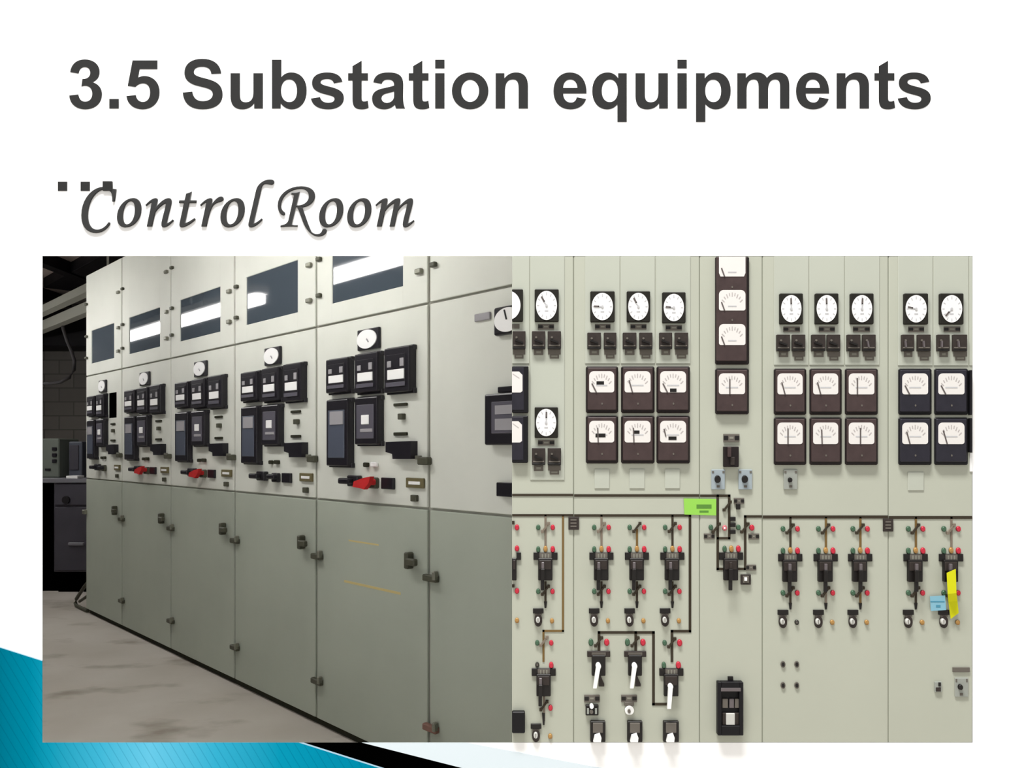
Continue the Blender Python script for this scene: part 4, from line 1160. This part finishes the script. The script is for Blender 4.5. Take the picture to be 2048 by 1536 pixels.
# ------------------------------------------------------------------ the room behind the window
RX0, RX1, RY1, RH = -7.2, 3.3, 11.5, 3.3
struct(MB().box(-9, 5, -4, 12, -0.1, 0.0, 'floor').build('floor'))
struct(MB().box(RX0, RX1, WY + 0.06, RY1, RH, RH + 0.1, 'ceil').build('ceiling'))
struct(MB().box(RX0, RX1, RY1, RY1 + 0.1, 0, RH, 'block').build('wall_back'))
struct(MB().box(RX0 - 0.1, RX0, WY, RY1 + 0.1, 0, RH, 'bwall').build('wall_left'))
struct(MB().box(RX1, RX1 + 0.1, WY, RY1 + 0.1, 0, RH, 'bwall').build('wall_right'))
def row_pt(s, out, z):
    return RF.o + RF.u * s + RF.n * out + Vector((0, 0, z))
C0 = -(RF.o.dot(RF.n))                          # viewer's distance from the row's face
def s_virtual(px, D):
    Y = KK * (C0 + D) / C0 / (px + 500)
    return (Vector(((px - PPX) / F * Y, Y, 0)) - RF.o).dot(RF.u)
LD = 0.75
LZ = EYE + 0.292 * KK / F * (C0 + LD) / C0
def luminaire(s0, s1, out, z, label, tube='tube'):
    p = row_pt((s0 + s1) / 2, out, z)
    r = thing('fluorescent_light', (p.x, p.y, z), RZ, label, 'ceiling light', 'fluorescent lights over the aisle')
    h = (s1 - s0) / 2
    MB().box(-h, h, -0.06, 0.06, 0.033, 0.09, 'housing', 0.01).build('housing', r)
    MB().box(-h + 0.01, h - 0.01, -0.035, 0.035, -0.033, 0.033, tube, 0.015, 2).build('diffuser', r)
    b = MB()
    for x in (-h * 0.7, h * 0.7):
        b.tube([(x, 0, 0.08), (x, 0, RH - z)], 0.006, 'housing')
    b.build('hanger', r)
sA, sB, sC, sD = s_virtual(246, LD), s_virtual(527, LD), s_virtual(640, LD), s_virtual(930, LD)
luminaire(sA, (sA + sB) / 2 - 0.004, LD, LZ, 'long fluorescent light over the aisle, furthest from the viewer')
luminaire((sA + sB) / 2 + 0.004, sB, LD, LZ, 'long fluorescent light over the aisle, reflected in the third cubicle window')
sZ = s_virtual(172, LD)
luminaire(sZ - 2.6, sZ, LD, LZ, 'added unseen fluorescent light beyond the end of the switchgear row, brightening the far room')  # added lamp, out of view, to light the back of the room
luminaire(sC, sD, LD, LZ, 'long fluorescent light over the aisle, reflected in the large near window')
luminaire(sD + 0.01, 3.95, LD, LZ, 'added unseen bright fluorescent light nearest the white wall, brightening the near cubicles', 'tube_fill')  # added lamp, out of view, to brighten the nearest cubicles

# overhead trays running along the back of the row
def along(name, out, z0, z1, s0, s1, dep, m, label, cat):
    p = row_pt((s0 + s1) / 2, out, 0)
    b = MB().box(-(s1 - s0) / 2, (s1 - s0) / 2, -dep / 2, dep / 2, 0, z1 - z0, m, 0.004)
    k = RH - z0
    for x in (-(s1 - s0) * 0.42, -0.3, (s1 - s0) * 0.42):
        b.box(x - 0.008, x + 0.008, -0.008, 0.008, z1 - z0 - 0.002, k, m)
    o = b.build(name); o.location = (p.x, p.y, z0); o.rotation_euler = (0, 0, RZ)
    return tag(o, label, cat)
hz_ = lambda m, out: EYE + m * KK / F * (C0 + out) / C0
along('cable_tray', -0.75, hz_(0.457, 0.75), hz_(0.482, 0.75), -6.0, 2.5, 0.10, 'tray', 'upper pale cable tray running above the switchgear row', 'cable tray')
along('cable_tray', -0.92, hz_(0.398, 0.92), hz_(0.430, 0.92), -6.0, 2.5, 0.10, 'tray', 'lower pale cable tray with a cable hanging from it', 'cable tray')
along('cable_duct', -1.2, hz_(0.515, 1.2), hz_(0.55, 1.2), -5.5, 2.5, 0.35, 'darkmetal', 'dark cable duct close under the ceiling behind the row', 'cable duct')
def at(px, py, Y):
    return Vector(((px - PPX) / F * Y, Y, EYE - (py - PPY) / F * Y))
YB = 9.15
cab = MB()
pts = [at(125, 652, YB), at(127, 660, YB), at(134, 682, YB), at(143, 703, YB), at(149, 722, YB), at(148, 740, YB), at(139, 755, YB), at(122, 764, YB), at(100, 767, YB), at(78, 767, YB)]
cab.tube([p - pts[0] for p in pts], 0.018, 'cable')
o = cab.build('hanging_cable'); o.location = pts[0]
tag(o, 'grey cable hanging in a loop below the lower cable tray', 'cable')
# dark box standing for the dark band high on the back wall
b = MB().box(-2.6, 2.8, -0.3, 0.3, 0, 0.5, 'darkmetal', 0.01)
for x in (-2, 0, 1.8):
    b.box(x - 0.01, x + 0.01, -0.01, 0.01, 0.49, RH - 2.52, 'darkmetal')
o = b.build('cable_duct'); o.location = (-4.55, 11.15, 2.52)
tag(o, 'dark wide box along the back wall above the desk', 'cable duct')
# ceiling beams
for x in (-6.4, -5.2):
    struct(MB().box(x - 0.07, x + 0.07, WY + 0.3, RY1, RH - 0.14, RH, 'darkmetal').build('trim_1'))

# desk with two boxes at the end of the aisle
DY = 6.25
dl, dr = -4.35, at(183, 900, DY).x + 0.02
zt = at(100, 957, DY).z
desk = thing('steel_desk', ((dl + dr) / 2, DY, 0), 0, 'dark steel desk beyond the far end of the switchgear row', 'desk')
hw = (dr - dl) / 2
MB().box(-hw, hw, 0, 0.75, zt - 0.035, zt, 'desktop', 0.004).build('desk_top', desk)
ped0 = at(103, 900, DY).x - (dl + dr) / 2
MB().box(ped0, hw - 0.01, 0.03, 0.72, 0.16, zt - 0.035, 'desk', 0.005).build('pedestal', desk)
MB().box(-hw + 0.01, -hw + 0.05, 0.03, 0.72, 0.0, zt - 0.035, 'desk').box(-hw + 0.05, ped0, 0.10, 0.12, 0.0, zt - 0.035, 'black').build('side_panel_and_shade', desk)  # black sheet beside the side panel paints the kneehole shadow
MB().box(ped0 + 0.02, hw - 0.03, 0.06, 0.70, 0.0, 0.16, 'black').build('plinth', desk)  # black block painted as the shadow under the pedestal
zd = at(120, 1013, DY).z
dr1 = MB().box(ped0 + 0.015, hw - 0.02, 0.012, 0.034, zd + 0.01, zt - 0.045, 'desk', 0.004).build('drawer', desk)
p = at(132, 1000, DY); MB().oval(p.x - (dl + dr) / 2, p.z, 0.028, 0.03, -0.01, 0.014, 'darkmetal', 18).build('knob', dr1)
dr2 = MB().box(ped0 + 0.015, hw - 0.02, 0.012, 0.034, 0.175, zd - 0.008, 'desk', 0.004).build('door', desk)
p = at(155, 1088, DY); MB().box(p.x - (dl + dr) / 2 - 0.07, p.x - (dl + dr) / 2 + 0.05, -0.012, 0.014, p.z - 0.012, p.z + 0.012, 'desktop', 0.004).build('handle', dr2)
p0, p1 = at(74, 950, DY + 0.2), at(118, 877, DY + 0.2)
mb = thing('meter_box', ((p0.x + p1.x) / 2, DY + 0.2, zt), 0, 'pale green box with three black buttons standing on the dark desk', 'control box')
hw2 = (p1.x - p0.x) / 2; hh2 = p1.z - zt
MB().box(-hw2, hw2, 0, 0.3, 0, hh2, 'deskbox', 0.008).build('case', mb)
for k in range(3):
    z = at(110, 898 + 12 * k, DY + 0.2).z - zt; x = at(109.5, 900, DY + 0.2).x - mb.location.x
    MB().box(x - 0.018, x + 0.018, -0.012, 0.002, z - 0.014, z + 0.014, 'relay', 0.003).build('button', mb)
x = at(96, 939, DY + 0.2).x - mb.location.x; z = at(96, 939, DY + 0.2).z - zt
MB().box(x - 0.022, x + 0.022, -0.006, 0.002, z - 0.008, z + 0.008, 'relay').build('label_plate', mb)
p0, p1 = at(137, 945, DY + 0.25), at(164, 883, DY + 0.25)
o = MB().box(-(p1.x - p0.x) / 2, (p1.x - p0.x) / 2, 0, 0.3, 0, p1.z - zt, 'deskbox2', 0.01, 2).box(-(p1.x - p0.x) / 2 + 0.012, (p1.x - p0.x) / 2 - 0.025, -0.008, 0.004, 0.06, p1.z - zt - 0.03, 'desk', 0.003).build('steel_case')
o.location = ((p0.x + p1.x) / 2, DY + 0.25, zt); tag(o, 'blue-grey steel case on the desk beside the end cubicle', 'case')
pp = at(142, 954, DY)
o = MB().box(-0.045, 0.045, 0, 0.1, 0, 0.02, 'label', 0.002).build('paper_stack'); o.location = (pp.x, DY + 0.01, zt); tag(o, 'small stack of white papers on the desk edge', 'papers')

# ------------------------------------------------------------------ light
w = bpy.data.worlds.new('World'); scene.world = w; w.use_nodes = True
bg = w.node_tree.nodes['Background']
bg.inputs['Color'].default_value = (1, 1, 1, 1); bg.inputs['Strength'].default_value = 0.72
def area(name, loc, rot, sx, sy, e, col=(1, 1, 1)):
    l = bpy.data.lights.new(name, 'AREA'); l.shape = 'RECTANGLE'; l.size = sx; l.size_y = sy; l.energy = e; l.color = col
    o = bpy.data.objects.new(name, l); COL.objects.link(o); o.location = loc; o.rotation_euler = rot
    return o
# added fill light on the viewer's side, out of view, brightening wall and board
area('wall_fill_light', (-0.6, 0.3, 6.0), (math.radians(18), 0, 0), 2.4, 0.6, 640, (1, 0.99, 0.97))
scene.view_settings.view_transform = 'Standard'
scene.view_settings.look = 'None'
scene.view_settings.exposure = 0.0
scene.view_settings.gamma = 1.0

# ------------------------------------------------------------------ camera
cd = bpy.data.cameras.new('Camera')
cd.sensor_fit = 'HORIZONTAL'; cd.sensor_width = 36.0
cd.lens = 36.0 * F / 2048.0
cd.shift_x = -(PPX - 1024) / 2048.0
cd.shift_y = (PPY - 768) / 2048.0
cd.clip_start = 0.01
co = bpy.data.objects.new('Camera', cd); COL.objects.link(co)
co.location = CAM; co.rotation_euler = (math.pi / 2, 0, 0)
scene.camera = co
